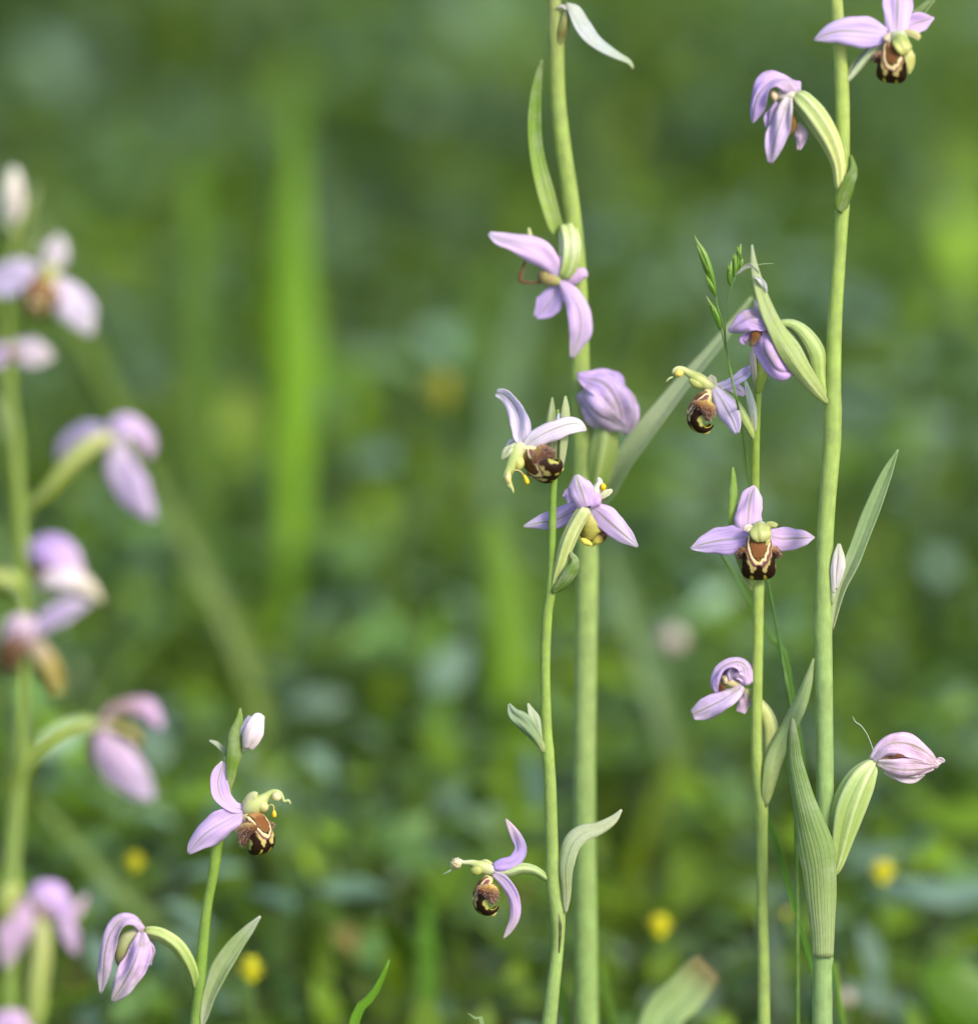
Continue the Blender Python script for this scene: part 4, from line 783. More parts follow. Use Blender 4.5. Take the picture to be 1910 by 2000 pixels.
# withered bloom on its bowed ovary
p.tube('ovary', [(384, 1936, 0, 12), (374, 1892, 8, 24), (350, 1851, 12, 28), (318, 1827, 12, 26), (292, 1820, 10, 22), (280, 1820, 8, 14)], [lin(130, 160, 60), lin(160, 184, 84), lin(180, 200, 104), lin(186, 204, 116)], mat=M_OVARY, ribs=5, rib=0.12, ridge_col=lin(206, 216, 150), ns=24)
f = p.tube('flower', [(282, 1820, 8, 14), (266, 1824, 6, 22), (248, 1838, 2, 30), (238, 1866, -2, 30), (236, 1890, -4, 14)], [lin(196, 190, 160), lin(176, 180, 130), lin(150, 150, 96), lin(110, 100, 70)], mat=M_FUZZ)
p.petal('sepal', [(280, 1816, 12, 16), (262, 1800, 14, 22), (238, 1802, 14, 26), (218, 1826, 12, 30), (208, 1860, 8, 30), (203, 1900, 4, 26), (197, 1942, 0, 4)], [lin(196, 160, 206), lin(190, 156, 206), lin(178, 150, 194), lin(170, 150, 176), lin(172, 160, 172)], parent=f, mat=M_WITHER, n=[(0, -0.8, 0.6), (0, -0.8, 0.6), (-0.4, -0.6, 0.7), (-0.5, -0.2, 0.8), (-0.4, 0, 0.9), (-0.3, 0, 1), (-0.2, 0, 1)], cup=0.35, solid=0.00018)
p.petal('sepal', [(278, 1822, 18, 14), (275, 1850, 26, 42), (262, 1888, 30, 52), (240, 1926, 26, 42), (226, 1946, 20, 24), (218, 1958, 16, 5)], [lin(200, 170, 206), lin(196, 158, 216), lin(190, 152, 208), lin(178, 156, 184), lin(166, 160, 150)], parent=f, mat=M_WITHER, n=(-0.2, 0, 1), cup=0.4, wave=0.08)
p.petal('sepal', [(284, 1834, 10, 10), (293, 1860, 8, 18), (292, 1886, 4, 6)], [lin(186, 150, 206)], parent=f, mat=M_WITHER, n=(0.5, 0, 0.8))
# leafy bract at its foot
p.leaf('bract', [(394, 2008, 10, 8), (408, 1946, 12, 27), (429, 1894, 12, 36), (455, 1853, 8, 31), (484, 1818, 2, 20), (509, 1790, -4, 3)], [lin(190, 200, 160), lin(170, 190, 124), lin(166, 188, 118), lin(160, 184, 116), lin(196, 206, 180)], n=(-0.2, -0.1, 1), cup=-0.35)
p.leaf('bract', [(396, 2004, 4, 5), (399, 1955, 4, 10), (404, 1910, 2, 3)], [lin(150, 176, 84)], n=(0.3, 0, 1), cup=0.2)

# ================================================================== thick orchid behind (B)
p = Plant('bee_orchid', 0.032, 'thick-stemmed orchid standing behind the slender one, with drooping whitish top bract', 'orchid')
p.stem([(1078, -170, 0, 16), (1080, -60, 0, 24), (1082, 0, 0, 27), (1085, 50, 0, 32), (1086, 80, 0, 32), (1089, 187, 0, 31), (1100, 293, 0, 33), (1112, 373, 0, 33), (1122, 453, 0, 33), (1128, 540, 0, 36), (1131, 640, 0, 38), (1132, 720, 0, 40), (1136, 830, 0, 42), (1140, 960, 0, 44), (1146, 1090, 0, 44),
        (1145, 1222, 0, 44), (1142, 1450, 0, 44), (1142, 1629, 0, 44), (1144, 1800, 0, 45), (1146, 2010, 0, 46)],
       col=[lin(150, 150, 90), lin(160, 184, 84), lin(164, 188, 84), lin(160, 186, 92), lin(158, 184, 104), lin(152, 182, 100), lin(150, 182, 98)], nseg=120, ns=20, knots=((62, 0.12, 20), (960, 0.10, 30)))
p.tube('node_sheath', [(1088, 92, 6, 16), (1095, 66, 9, 24), (1103, 38, 12, 20), (1108, 12, 12, 7)], [lin(140, 160, 76), lin(120, 112, 60), lin(150, 156, 90), lin(176, 182, 136)], mat=M_LEAF, noise=0.01)
p.leaf('bract', [(1106, 6, 14, 8), (1122, 20, 18, 24), (1138, 52, 18, 30), (1166, 84, 14, 24), (1202, 106, 8, 16), (1228, 120, 4, 9), (1236, 134, 2, 3)], [lin(206, 212, 190), lin(206, 214, 214), lin(206, 214, 214), lin(190, 204, 190), lin(190, 204, 150)], n=(0.4, -0.6, 0.7), cup=0.3, vein=0.1)  # bluish white puts the sky's reflection into the bract colour
p.petal('dried_shred', [(1110, 20, 16, 4), (1100, 12, 20, 8), (1088, 14, 20, 3)], [lin(190, 186, 170)], mat=M_WITHER, vein=0, wave=0.3)
p.leaf('bract', [(1096, 470, 8, 20), (1085, 440, 12, 28), (1069, 386, 14, 32), (1058, 346, 14, 29), (1050, 306, 12, 27), (1045, 266, 10, 25), (1044, 226, 8, 25), (1046, 187, 4, 21), (1052, 149, 0, 14), (1059, 116, -4, 3)], [lin(160, 188, 84), lin(166, 194, 88), lin(146, 182, 66), lin(130, 170, 50), lin(130, 160, 70)], n=(0.35, 0, 1), cup=-0.5, nt=44)
p.tube('ovary', [(1112, 470, 6, 22), (1108, 450, 18, 34), (1113, 476, 36, 38), (1110, 514, 42, 36), (1098, 545, 40, 24)], [lin(170, 190, 90), lin(190, 206, 120), lin(206, 216, 160), lin(170, 192, 96), lin(160, 182, 80)], mat=M_OVARY, ribs=6, rib=0.14, ridge_col=lin(232, 236, 200), ns=26)
f = p.tube('flower', [(1096, 546, 38, 22), (1080, 546, 38, 26), (1062, 540, 34, 30), (1050, 538, 32, 14)], [lin(176, 190, 110), lin(170, 150, 100), lin(150, 140, 84), lin(120, 90, 60)], mat=M_FUZZ, noise=0.015)
p.tube('withered_lip', [(1068, 548, 34, 10), (1042, 552, 34, 6), (1018, 549, 34, 8), (1016, 540, 34, 9), (1020, 528, 34, 7), (1026, 508, 34, 4)], [lin(120, 84, 56), lin(110, 90, 60), lin(116, 76, 54), lin(110, 100, 60)], mat=M_FUZZ, parent=f, nseg=30, noise=0.05)
p.tube('beak', [(1034, 478, 24, 10), (1035, 462, 22, 10), (1032, 444, 22, 5)], [lin(196, 200, 130)], parent=f)
p.petal('sepal', [(1090, 548, 44, 8), (1082, 522, 48, 30), (1064, 502, 50, 46), (1038, 485, 48, 49), (1005, 473, 44, 38), (975, 466, 38, 28), (955, 455, 34, 8)], [lin(206, 176, 224), lin(214, 176, 226), lin(222, 186, 232), lin(216, 186, 230), lin(206, 190, 220)], parent=f, n=(-0.1, -0.3, 1), cup=0.3, vein=0.35, wave=0.09)
p.petal('sepal', [(1092, 552, 32, 14), (1082, 576, 34, 42), (1066, 600, 34, 46), (1046, 619, 30, 10)], [lin(176, 150, 206), lin(174, 146, 210), lin(176, 146, 212)], parent=f, n=(-0.2, 0.3, 0.9), cup=-0.2, vein=0.5)
p.petal('sepal', [(1094, 548, 44, 10), (1114, 574, 50, 34), (1130, 606, 52, 46), (1133, 642, 48, 46), (1126, 670, 42, 30), (1117, 699, 36, 8)], [lin(206, 172, 222), lin(206, 172, 230), lin(214, 180, 232), lin(206, 176, 222), lin(206, 190, 200)], parent=f, n=(0.2, 0.1, 1), cup=0.3, vein=0.45)
p.petal('petal', [(1100, 554, 36, 8), (1120, 546, 40, 20), (1136, 534, 40, 24), (1146, 540, 36, 8)], [lin(150, 120, 150), lin(196, 156, 206), lin(214, 176, 226)], parent=f, vein=0, cup=0.4)
p.petal('petal', [(1092, 528, 46, 8), (1095, 512, 48, 16), (1096, 500, 46, 6)], [lin(214, 180, 220)], parent=f, vein=0, cup=0.4)
# folded bloom beside the stem
p.tube('ovary', [(1158, 985, 6, 22), (1166, 940, 14, 40), (1176, 890, 18, 50), (1182, 850, 18, 46), (1184, 822, 18, 30)], [lin(150, 176, 84), lin(150, 178, 74), lin(166, 190, 90), lin(170, 192, 96)], mat=M_OVARY, ribs=4, rib=0.14, ridge_col=lin(190, 204, 120), ns=24)
f = p.tube('flower', [(1186, 836, 18, 26), (1184, 800, 20, 60), (1180, 765, 20, 60), (1170, 740, 18, 30)], [lin(190, 176, 170), DUSKY, DEEP], mat=M_WITHER)
p.petal('sepal', [(1127, 730, 40, 6), (1150, 742, 46, 40), (1180, 752, 50, 66), (1204, 786, 50, 60), (1214, 820, 44, 40), (1220, 848, 36, 6)], [lin(186, 150, 224), lin(190, 154, 226), lin(206, 170, 230), lin(210, 176, 230), lin(206, 186, 216)], parent=f, mat=M_WITHER, n=[(-0.3, -0.3, 0.9), (-0.2, -0.4, 0.9), (0, -0.3, 1), (0.2, -0.1, 1), (0.3, 0, 1), (0.3, 0, 1)], cup=0.35, crease=0.15)
p.petal('sepal', [(1136, 764, 44, 30), (1152, 786, 54, 48), (1174, 808, 58, 46), (1200, 824, 56, 32), (1222, 838, 48, 10)], [lin(176, 150, 214), lin(190, 158, 222), lin(196, 164, 222), lin(206, 190, 210)], parent=f, mat=M_WITHER, n=(-0.25, 0.35, 0.9), cup=0.35, crease=0.12)
p.petal('sepal', [(1140, 792, 36, 14), (1158, 818, 42, 26), (1184, 834, 40, 22), (1206, 838, 36, 8)], [lin(190, 160, 206), lin(196, 176, 206)], parent=f, mat=M_WITHER, n=(0, 0.5, 0.8), cup=0.3)
p.petal('sepal', [(1212, 752, 30, 14), (1230, 788, 34, 34), (1235, 820, 30, 26), (1222, 848, 26, 6)], [lin(200, 160, 226), lin(206, 170, 230), lin(206, 180, 222)], parent=f, mat=M_WITHER, n=(0.6, 0, 0.8), cup=0.3)
p.petal('sepal', [(1172, 732, 34, 14), (1194, 735, 36, 26), (1212, 756, 32, 20)], [lin(180, 142, 222), lin(190, 152, 226)], parent=f, mat=M_WITHER, n=(0.1, -0.7, 0.7), cup=0.3)
# long pale bract reaching up to the right
p.leaf('bract', [(1166, 1000, 0, 20), (1190, 955, 6, 30), (1217, 900, 6, 35), (1262, 838, 2, 37), (1312, 774, -4, 33), (1362, 714, -10, 28), (1420, 645, -18, 19), (1468, 580, -26, 5)], [lin(156, 184, 100), lin(176, 198, 138), lin(186, 204, 156), lin(180, 200, 146), lin(170, 192, 130)], n=(-0.3, -0.3, 0.9), cup=-0.4, nt=44)

# ================================================================== blurred orchid in the near left (A)
p = Plant('bee_orchid', -0.118, 'orchid crowded with pink blooms all the way up its stem, topped by a cream bud', 'orchid')
p.stem([(30, 400, 0, 10), (28, 480, 0, 11), (20, 560, 0, 12), (17, 640, 0, 13), (17, 700, 0, 14), (20, 781, 0, 18), (29, 863, 0, 23), (33, 944, 0, 25), (38, 1020, 0, 27), (42, 1100, 0, 28), (44, 1200, 0, 24), (45, 1305, 0, 22), (41, 1458, 0, 25), (30, 1600, 0, 28), (21, 1715, 0, 29), (20, 1850, 0, 30), (18, 2010, 0, 30)],
       col=[lin(150, 170, 70), lin(146, 172, 66), lin(140, 168, 66), lin(150, 176, 84), lin(140, 170, 74)], nseg=110)
bd = p.tube('flower_bud', [(22, 455, 4, 14), (16, 430, 6, 28), (21, 385, 8, 43), (26, 345, 8, 32), (27, 326, 6, 12)], [lin(160, 176, 100), lin(206, 206, 200), lin(232, 222, 200), lin(216, 212, 196)])
p.petal('sepal', [(30, 430, 22, 14), (36, 390, 26, 24), (34, 345, 20, 10)], [lin(232, 222, 204), lin(226, 216, 196)], parent=bd, n=(0.4, 0, 1), cup=0.4, vein=0.2)
p.leaf('bract', [(38, 490, 2, 12), (52, 440, 2, 18), (62, 400, 0, 16), (74, 358, -2, 4)], [lin(140, 164, 76), lin(156, 174, 100)], n=(0.2, 0, 1))
p.leaf('bract', [(44, 520, -2, 12), (72, 480, -4, 18), (92, 440, -6, 4)], [lin(130, 156, 70), lin(150, 170, 96)], n=(0.2, 0, 1))
f = p.tube('flower', [(98, 516, 14, 22), (96, 534, 22, 34), (90, 552, 28, 26), (84, 566, 30, 10)], [lin(196, 196, 120), lin(170, 180, 70), lin(176, 170, 60)])
p.tube('ovary', [(36, 600, 0, 12), (58, 570, 2, 20), (90, 535, 6, 20)], [G_OVA], mat=M_OVARY, ribs=6)
p.petal('sepal', [(94, 524, 8, 28), (108, 494, 6, 52), (117, 460, 0, 16)], [lin(206, 196, 206), lin(206, 196, 206), lin(206, 206, 200)], parent=f, n=(0, -0.2, 1), cup=0.3)
p.petal('sepal', [(76, 530, 6, 32), (45, 538, 6, 66), (10, 546, 2, 66), (-22, 552, -6, 40), (-40, 556, -8, 4)], [lin(190, 176, 216), lin(196, 182, 224), lin(206, 190, 226)], parent=f, n=(0, -0.1, 1), cup=0.2, vein=0.4)
p.petal('sepal', [(106, 546, 8, 28), (130, 580, 12, 62), (155, 612, 10, 66), (178, 652, 4, 10)], [lin(206, 190, 222), lin(222, 208, 236), lin(226, 214, 234), lin(226, 218, 226)], parent=f, n=(0, -0.1, 1), cup=0.2, vein=0.3)
p.lip(f, (88, 540, 24), 92, (-0.22, 0.97, 0), (-0.2, 0, 1), lobe_l=0.9, lobe_r=0.9, hairs=False)
f = p.tube('flower', [(10, 692, 4, 20), (26, 690, 6, 24), (40, 690, 4, 14)], [lin(150, 120, 80)])
p.petal('sepal', [(24, 690, -8, 40), (56, 688, -8, 58), (88, 694, -12, 36), (104, 697, -14, 6)], [lin(190, 176, 200), lin(196, 184, 200), lin(206, 190, 190)], parent=f, cup=0.2, vein=0.3)
p.petal('sepal', [(10, 672, 8, 16), (2, 690, 10, 34), (-16, 716, 8, 20)], [lin(190, 160, 216)], parent=f, cup=0.2, vein=0.2)
p.leaf('bract', [(30, 880, 6, 10), (18, 840, 10, 22), (4, 805, 10, 22), (-14, 770, 6, 4)], [lin(150, 174, 90), lin(176, 192, 130)], n=(-0.2, 0, 1))
p.leaf('bract', [(40, 1010, 8, 20), (60, 985, 6, 24), (92, 955, 2, 16), (118, 935, -2, 3)], [lin(130, 156, 70), lin(120, 146, 60)], n=(0.2, 0, 1))
p.tube('ovary', [(44, 1000, 0, 14), (92, 960, 8, 20), (140, 902, 12, 32), (184, 866, 12, 34), (224, 850, 10, 26)], [lin(130, 150, 60), lin(176, 192, 90), lin(196, 206, 110), lin(206, 206, 140)], mat=M_OVARY, ribs=6, rib=0.1)
f = p.tube('flower', [(222, 850, 10, 24), (236, 856, 14, 26), (246, 868, 14, 14)], [lin(206, 196, 196)])
p.petal('sepal', [(214, 842, -6, 18), (174, 838, -10, 32), (134, 862, -12, 34), (112, 896, -14, 8)], [lin(150, 126, 196), lin(140, 124, 176), lin(170, 150, 180)], parent=f, n=(-0.2, -0.6, 0.7), cup=0.3)
p.petal('sepal', [(218, 838, 10, 30), (246, 830, 14, 44), (276, 842, 14, 36), (291, 868, 12, 26), (290, 894, 10, 10)], [lin(190, 156, 220), lin(216, 180, 232), lin(206, 166, 222), lin(200, 156, 206)], parent=f, n=[(0, -0.4, 0.9), (0, -0.5, 0.8), (0.4, -0.4, 0.8), (0.6, 0, 0.7), (0.6, 0, 0.7)], cup=0.3)
p.petal('sepal', [(232, 862, 16, 30), (236, 908, 22, 56), (258, 954, 22, 62), (284, 992, 16, 38), (301, 1014, 12, 8)], [lin(206, 190, 206), lin(206, 180, 222), lin(206, 178, 226), lin(200, 180, 214)], parent=f, n=(-0.1, 0, 1), cup=0.3, vein=0.5)
p.tube('ovary', [(44, 1150, 4, 26), (18, 1136, 12, 36), (-10, 1128, 16, 34), (-30, 1126, 16, 20)], [lin(160, 180, 84), lin(186, 196, 110)], mat=M_OVARY, ribs=6)
f = p.tube('flower', [(60, 1100, -4, 30), (84, 1116, 0, 44), (110, 1138, 2, 30)], [lin(120, 90, 70), lin(160, 140, 130)])
p.petal('sepal', [(58, 1080, 6, 40), (90, 1072, 10, 64), (128, 1088, 8, 52), (164, 1124, 2, 10)], [lin(160, 130, 200), lin(166, 130, 206), lin(206, 170, 220), lin(206, 180, 206)], parent=f, n=(0.1, -0.5, 0.8), cup=0.35, vein=0.3)
p.petal('sepal', [(80, 1130, 14, 30), (118, 1134, 18, 48), (162, 1142, 16, 40), (200, 1174, 10, 8)], [lin(226, 214, 216), lin(236, 226, 230), lin(228, 218, 190), lin(216, 206, 150)], parent=f, n=(0, 0, 1), cup=0.4, vein=0.1)
p.petal('sepal', [(70, 1236, 4, 20), (96, 1210, 8, 40), (136, 1188, 8, 40), (176, 1178, 4, 10)], [lin(190, 164, 210), lin(186, 164, 214), lin(196, 180, 206)], parent=f, n=(0, 0.3, 0.9), cup=0.3, vein=0.2)
f = p.tube('flower', [(50, 1230, 8, 40), (40, 1250, 12, 50), (22, 1276, 14, 56), (10, 1310, 12, 40)], [lin(176, 150, 176), lin(110, 84, 64), lin(84, 58, 30), lin(80, 58, 26)], mat=M_FUZZ)
p.petal('sepal', [(56, 1204, 14, 30), (44, 1224, 20, 58), (26, 1246, 18, 52), (8, 1268, 12, 20)], [lin(206, 180, 200), lin(196, 170, 196)], parent=f, cup=0.3, vein=0.1)
p.petal('petal', [(66, 1256, 14, 22), (86, 1284, 18, 32), (102, 1312, 18, 32), (114, 1354, 12, 14)], [lin(190, 166, 140), lin(160, 140, 50), lin(156, 134, 44)], parent=f, vein=0, cup=0.4, solid=0.001)
p.tube('ovary', [(26, 1545, 2, 22), (58, 1482, 8, 30), (116, 1434, 12, 32), (166, 1418, 12, 30), (192, 1416, 10, 22)], [lin(140, 164, 60), lin(150, 172, 66), lin(166, 186, 84), lin(176, 192, 110)], mat=M_OVARY, ribs=6, rib=0.1)
f = p.tube('flower', [(190, 1418, 10, 22), (222, 1420, 12, 18), (258, 1432, 14, 18), (274, 1456, 14, 14)], [lin(196, 176, 170), lin(170, 160, 80), lin(176, 160, 70), lin(186, 160, 80)])
p.petal('sepal', [(200, 1408, 8, 16), (222, 1386, 10, 24), (256, 1376, 12, 26), (290, 1386, 12, 36), (314, 1422, 8, 14)], [lin(160, 120, 130), lin(150, 110, 110), lin(190, 146, 190), lin(206, 164, 212)], parent=f, n=(0, -0.6, 0.8), cup=0.3, vein=0.2)
p.petal('sepal', [(196, 1430, 14, 24), (212, 1468, 20, 66), (246, 1508, 22, 78), (278, 1542, 16, 48), (300, 1560, 12, 10)], [lin(196, 160, 196), lin(186, 150, 190), lin(196, 166, 206), lin(206, 190, 222)], parent=f, n=(-0.1, 0, 1), cup=0.35, vein=0.3)
p.tube('ovary', [(20, 1990, 8, 24), (62, 2000, 14, 34), (72, 1920, 20, 40), (80, 1850, 20, 38), (76, 1790, 16, 26)], [lin(150, 170, 80), lin(170, 186, 96), lin(180, 190, 104), lin(190, 190, 130)], mat=M_OVARY, ribs=6)
p.tube('ovary', [(20, 1800, 6, 24), (10, 1770, 14, 44), (20, 1745, 18, 44), (44, 1742, 16, 26)], [lin(176, 190, 96)], mat=M_OVARY, ribs=6)
f = p.tube('flower', [(60, 1752, 14, 28), (80, 1770, 16, 40), (96, 1796, 14, 26)], [lin(200, 176, 190), lin(160, 130, 110)])
p.petal('sepal', [(62, 1764, 22, 26), (84, 1744, 26, 48), (110, 1758, 24, 54), (130, 1800, 18, 16)], [lin(200, 160, 226), lin(206, 164, 230), lin(200, 160, 222)], parent=f, n=(0.1, -0.4, 0.9), cup=0.35, vein=0.1)
p.petal('sepal', [(60, 1762, 18, 28), (40, 1796, 22, 50), (22, 1838, 20, 54), (8, 1890, 14, 12)], [lin(206, 164, 206), lin(206, 164, 206), lin(200, 170, 200)], parent=f, n=(-0.1, 0, 1), cup=0.3, vein=0.2)
p.petal('sepal', [(118, 1790, 14, 26), (134, 1820, 16, 36), (149, 1864, 12, 8)], [lin(186, 150, 196), lin(190, 156, 196)], parent=f, n=(0.2, 0, 1), cup=0.3, vein=0.2)
p.petal('sepal', [(132, 1800, 8, 18), (152, 1776, 6, 22), (170, 1748, 2, 6)], [lin(180, 150, 180), lin(196, 156, 190)], parent=f, n=(0.2, 0, 1), cup=0.3, vein=0.1)
f = p.tube('flower', [(20, 2040, 14, 30), (30, 2060, 16, 40), (36, 2084, 14, 20)], [lin(200, 176, 190), lin(120, 90, 60)])
p.petal('sepal', [(-20, 2060, 22, 20), (6, 2010, 26, 56), (40, 2000, 26, 50), (70, 2030, 20, 14)], [lin(206, 164, 212)], parent=f, n=(0, -0.4, 0.9), cup=0.3, vein=0.1)

# ================================================================== grasses and meadow flowers that stand out singly
def K(z):  # zoomed crop -> photo pixels
    return [(1270 + a / 4.675, 440 + b / 4.675, c, d) for a, b, c, d in z]

p = Plant('grass_panicle', -0.002, 'fine grass stalk with slim green spikelets rising beside the side-facing bloom', 'grass', lean=0.2)
p.stem(K([(600, 640, 0, 2.4), (612, 740, 0, 3), (660, 890, 0, 3), (690, 1090, 0, 3.4), (735, 1350, 0, 4.2), (790, 1600, 0, 4.4)]) + [(1446, 820, -110, 4.4), (1452, 860, -130, 4.6), (1466, 960, -160, 4.8), (1490, 1090, -170, 5), (1512, 1200, -170, 5.6), (1528, 1290, -170, 6.5), (1545, 1390, -170, 7), (1552, 1500, -170, 7), (1556, 1700, -170, 7), (1558, 2010, -170, 7)],
       col=[lin(110, 150, 50), lin(90, 140, 44), lin(86, 130, 40), lin(104, 140, 54)], ns=8, name='culm', nseg=120, knots=((729, 0.5, 4), (1262, 0.3, 6), (1330, 0.4, 5)))
p.tube('branch', K([(690, 1090, 0, 3), (684, 900, -4, 2.6), (702, 700, -8, 2.4), (745, 540, -10, 2.4), (790, 430, -12, 2)]), [lin(96, 140, 46)], ns=8, round_ends=False)
p.tube('branch', K([(690, 1150, 0, 2.6), (660, 1010, 2, 2.4), (640, 940, 2, 2.6)]), [lin(110, 150, 54)], ns=8, round_ends=False)
for sp_ in ([(600, 650, 0, 3), (585, 560, 2, 8), (545, 430, 2, 17), (490, 270, 2, 17), (430, 150, 0, 6), (398, 82, -2, 0.8)],
            [(598, 650, 2, 3), (572, 580, 4, 10), (535, 510, 4, 9), (495, 422, 2, 0.8)],
            [(640, 960, 2, 4), (625, 880, 4, 11), (585, 780, 4, 12), (540, 700, 2, 6), (508, 638, 0, 0.8)],
            [(738, 560, -10, 3), (722, 500, -10, 8), (728, 410, -10, 10), (740, 320, -10, 2)],
            [(768, 470, -10, 3), (776, 390, -10, 9), (775, 310, -12, 8), (778, 230, -12, 1)],
            [(795, 430, -12, 3), (800, 330, -12, 10), (815, 240, -12, 8), (826, 165, -12, 2)],
            [(812, 420, -12, 3), (832, 350, -12, 8), (840, 300, -12, 2)]):
    o = p.tube('spikelet', K(sp_), [lin(96, 140, 40), lin(104, 148, 44), lin(120, 160, 60), lin(170, 186, 120)], mat=M_GRASS, ribs=3, rib=0.18, ns=12, nseg=22)
    m = sp_[2]; m2 = sp_[-2]
    q = K([(m[0] - 12, m[1] + 8, m[2] + 6, 3), (m[0] - 22, m[1] - 50, m[2] + 7, m[3] * 0.45), (m2[0] - 6, m2[1] + 30, m2[2] + 4, 0.8)])
    p.petal('glume', q, [lin(110, 150, 50), lin(156, 180, 90)], mat=M_GRASS, parent=o, vein=0.2, nt=10, ns=5)
p.tube('awn', K([(860, 400, -14, 1.6), (985, 358, -30, 1.4), (1125, 345, -34, 0.8)]), [lin(150, 176, 130)], ns=6, nseg=10, round_ends=False)

def single_blade(name, pts, d0, cols, label, cat='grass', lean=0.0, cup=-0.3, n=(0, 0, 1), vein=0.2, group=None, to_ground=True):
    """A blade drawn through photo pixels at its own distance d0 behind the focus plane, rooted in the ground."""
    b = Plant('tmp', d0, label, cat, lean=lean, group=group)
    pp = [(u, v, wv, wd) for u, v, wv, wd in pts]
    if to_ground:
        u, v, wv, wd = pp[-1]
        du = (pp[-1][0] - pp[-2][0]) / max(1.0, pp[-1][1] - pp[-2][1])
        base_v = v
        while b.W(np.array([u, base_v, wv]))[2] > -0.004 and base_v < v + 3000: base_v += 20
        du = max(-0.15, min(0.15, du))
        for q in (0.35, 0.7, 1.0):
            if base_v > v + 1: pp.append((u + du * (base_v - v) * q, v + (base_v - v) * q, wv, wd * (1 - 0.4 * q)))
    foot = b.W(np.array(pp[-1][:3], float)); b.set_base((foot[0], foot[1], foot[2]))
    o = b.petal(name, pp, cols, mat=M_GRASS, cup=cup, wave=0.03, vein=vein, n=n, nt=44, ns=9, solid=0.0003)
    o.parent = None; o.location = b.base
    tag(o, label, cat, group)
    bpy.data.objects.remove(b.root)
    return o

BG0 = lin(104, 150, 22); BG2 = lin(84, 124, 30)
single_blade('grass_plant', [(578, 180, 0, 10), (574, 330, 0, 40), (573, 480, 0, 62), (578, 720, 0, 84), (572, 980, 0, 54), (560, 1250, 0, 36), (560, 1500, 0, 28)], 0.41, [lin(100, 142, 4), lin(112, 156, 6), lin(126, 170, 14), lin(108, 146, 30)], 'broad bright green grass blade standing upright in the blurred meadow', 'grass', cup=0.15)
single_blade('grass_plant', [(384, 290, 0, 16), (384, 380, 0, 44), (392, 560, 0, 46), (400, 800, 0, 46)], 0.40, [lin(84, 122, 14), lin(80, 112, 36), lin(76, 106, 42)], 'duller upright grass blade behind the bright broad one', 'grass')
single_blade('grass_stalk', [(110, 560, 0, 14), (170, 668, 0, 28), (220, 768, 0, 30), (300, 930, 0, 26), (400, 1120, 0, 28), (460, 1250, 0, 32), (505, 1380, 0, 34), (530, 1520, 0, 34), (548, 1680, 0, 30), (560, 1800, 0, 26)], 0.30, [lin(94, 124, 26), lin(92, 120, 34), lin(126, 146, 84), lin(128, 152, 66), lin(110, 144, 50)], 'long arching pale grass stalk bending behind the short orchid', 'grass')
single_blade('grass_plant', [(960, 1010, 0, 30), (980, 1130, 0, 70), (996, 1260, 0, 96), (1000, 1360, 0, 84), (1000, 1500, 0, 50)], 0.32, [lin(104, 140, 36), lin(110, 150, 30), lin(96, 132, 36)], 'wide yellow-green blurred leaf left of the slender orchid stem', 'grass', cup=0.2)
single_blade('grass_stalk', [(1040, 560, 0, 24), (1008, 680, 0, 52), (985, 800, 0, 56), (962, 980, 0, 44), (945, 1150, 0, 40)], 0.42, [lin(104, 132, 92), lin(104, 132, 90), lin(92, 124, 74)], 'greyish green stalk leaning beside the thick orchid behind', 'grass')
single_blade('grass_stalk', [(1185, 1070, 0, 24), (1225, 1180, 0, 36), (1262, 1300, 0, 40), (1300, 1420, 0, 36), (1330, 1560, 0, 24)], 0.30, [lin(116, 144, 92), lin(116, 142, 92), lin(96, 128, 70)], 'pale stalk slanting down between the two middle orchids', 'grass')
single_blade('grass_stalk', [(70, 1560, 0, 10), (140, 1640, 0, 18), (230, 1740, 0, 22), (330, 1830, 0, 14)], 0.20, [lin(130, 156, 80), lin(140, 166, 96), lin(130, 160, 84)], 'pale grass stalk slanting behind the withered bloom of the short orchid', 'grass')
single_blade('grass_plant', [(860, 1180, 0, 20), (850, 1300, 0, 50), (860, 1420, 0, 52), (900, 1560, 0, 40)], 0.30, [lin(96, 136, 44), lin(92, 130, 40)], 'mid green blurred blade in the open gap of the meadow', 'grass')
single_blade('grass_plant', [(760, 1875, 0, 2), (748, 1906, 0, 9), (728, 1945, 0, 14), (690, 2004, 0, 19)], 0.012, [lin(104, 150, 40), lin(98, 148, 34), lin(96, 146, 30)], 'sharp green grass tip slanting up from the lower edge', 'grass')
single_blade('grass_plant', [(914, 1980, 0, 1.5), (926, 1992, 0, 4), (942, 2006, 0, 8)], 0.008, [lin(150, 176, 120), lin(70, 116, 40)], 'tiny dark green grass tip low beside the slender orchid', 'grass')
single_blade('grass_plant', [(1172, 1870, 0, 8), (1182, 1930, 0, 13), (1200, 2004, 0, 14)], 0.09, [lin(110, 150, 50)], 'narrow green blade right against the thick orchid stem', 'grass')
single_blade('grass_plant', [(1086, 1890, 0, 6), (1096, 1940, 0, 12), (1108, 2004, 0, 15)], 0.05, [lin(110, 156, 40)], 'narrow bright blade between the slender and the thick orchid stems', 'grass')
single_blade('grass_plant', [(1408, 1080, 0, 2), (1440, 1130, 0, 4), (1480, 1204, 0, 7), (1508, 1248, 0, 7), (1540, 1310, 0, 6)], 0.03, [lin(96, 140, 50), lin(86, 136, 40)], 'thin dark blade passing behind the forward-facing bloom', 'grass', cup=-0.4)
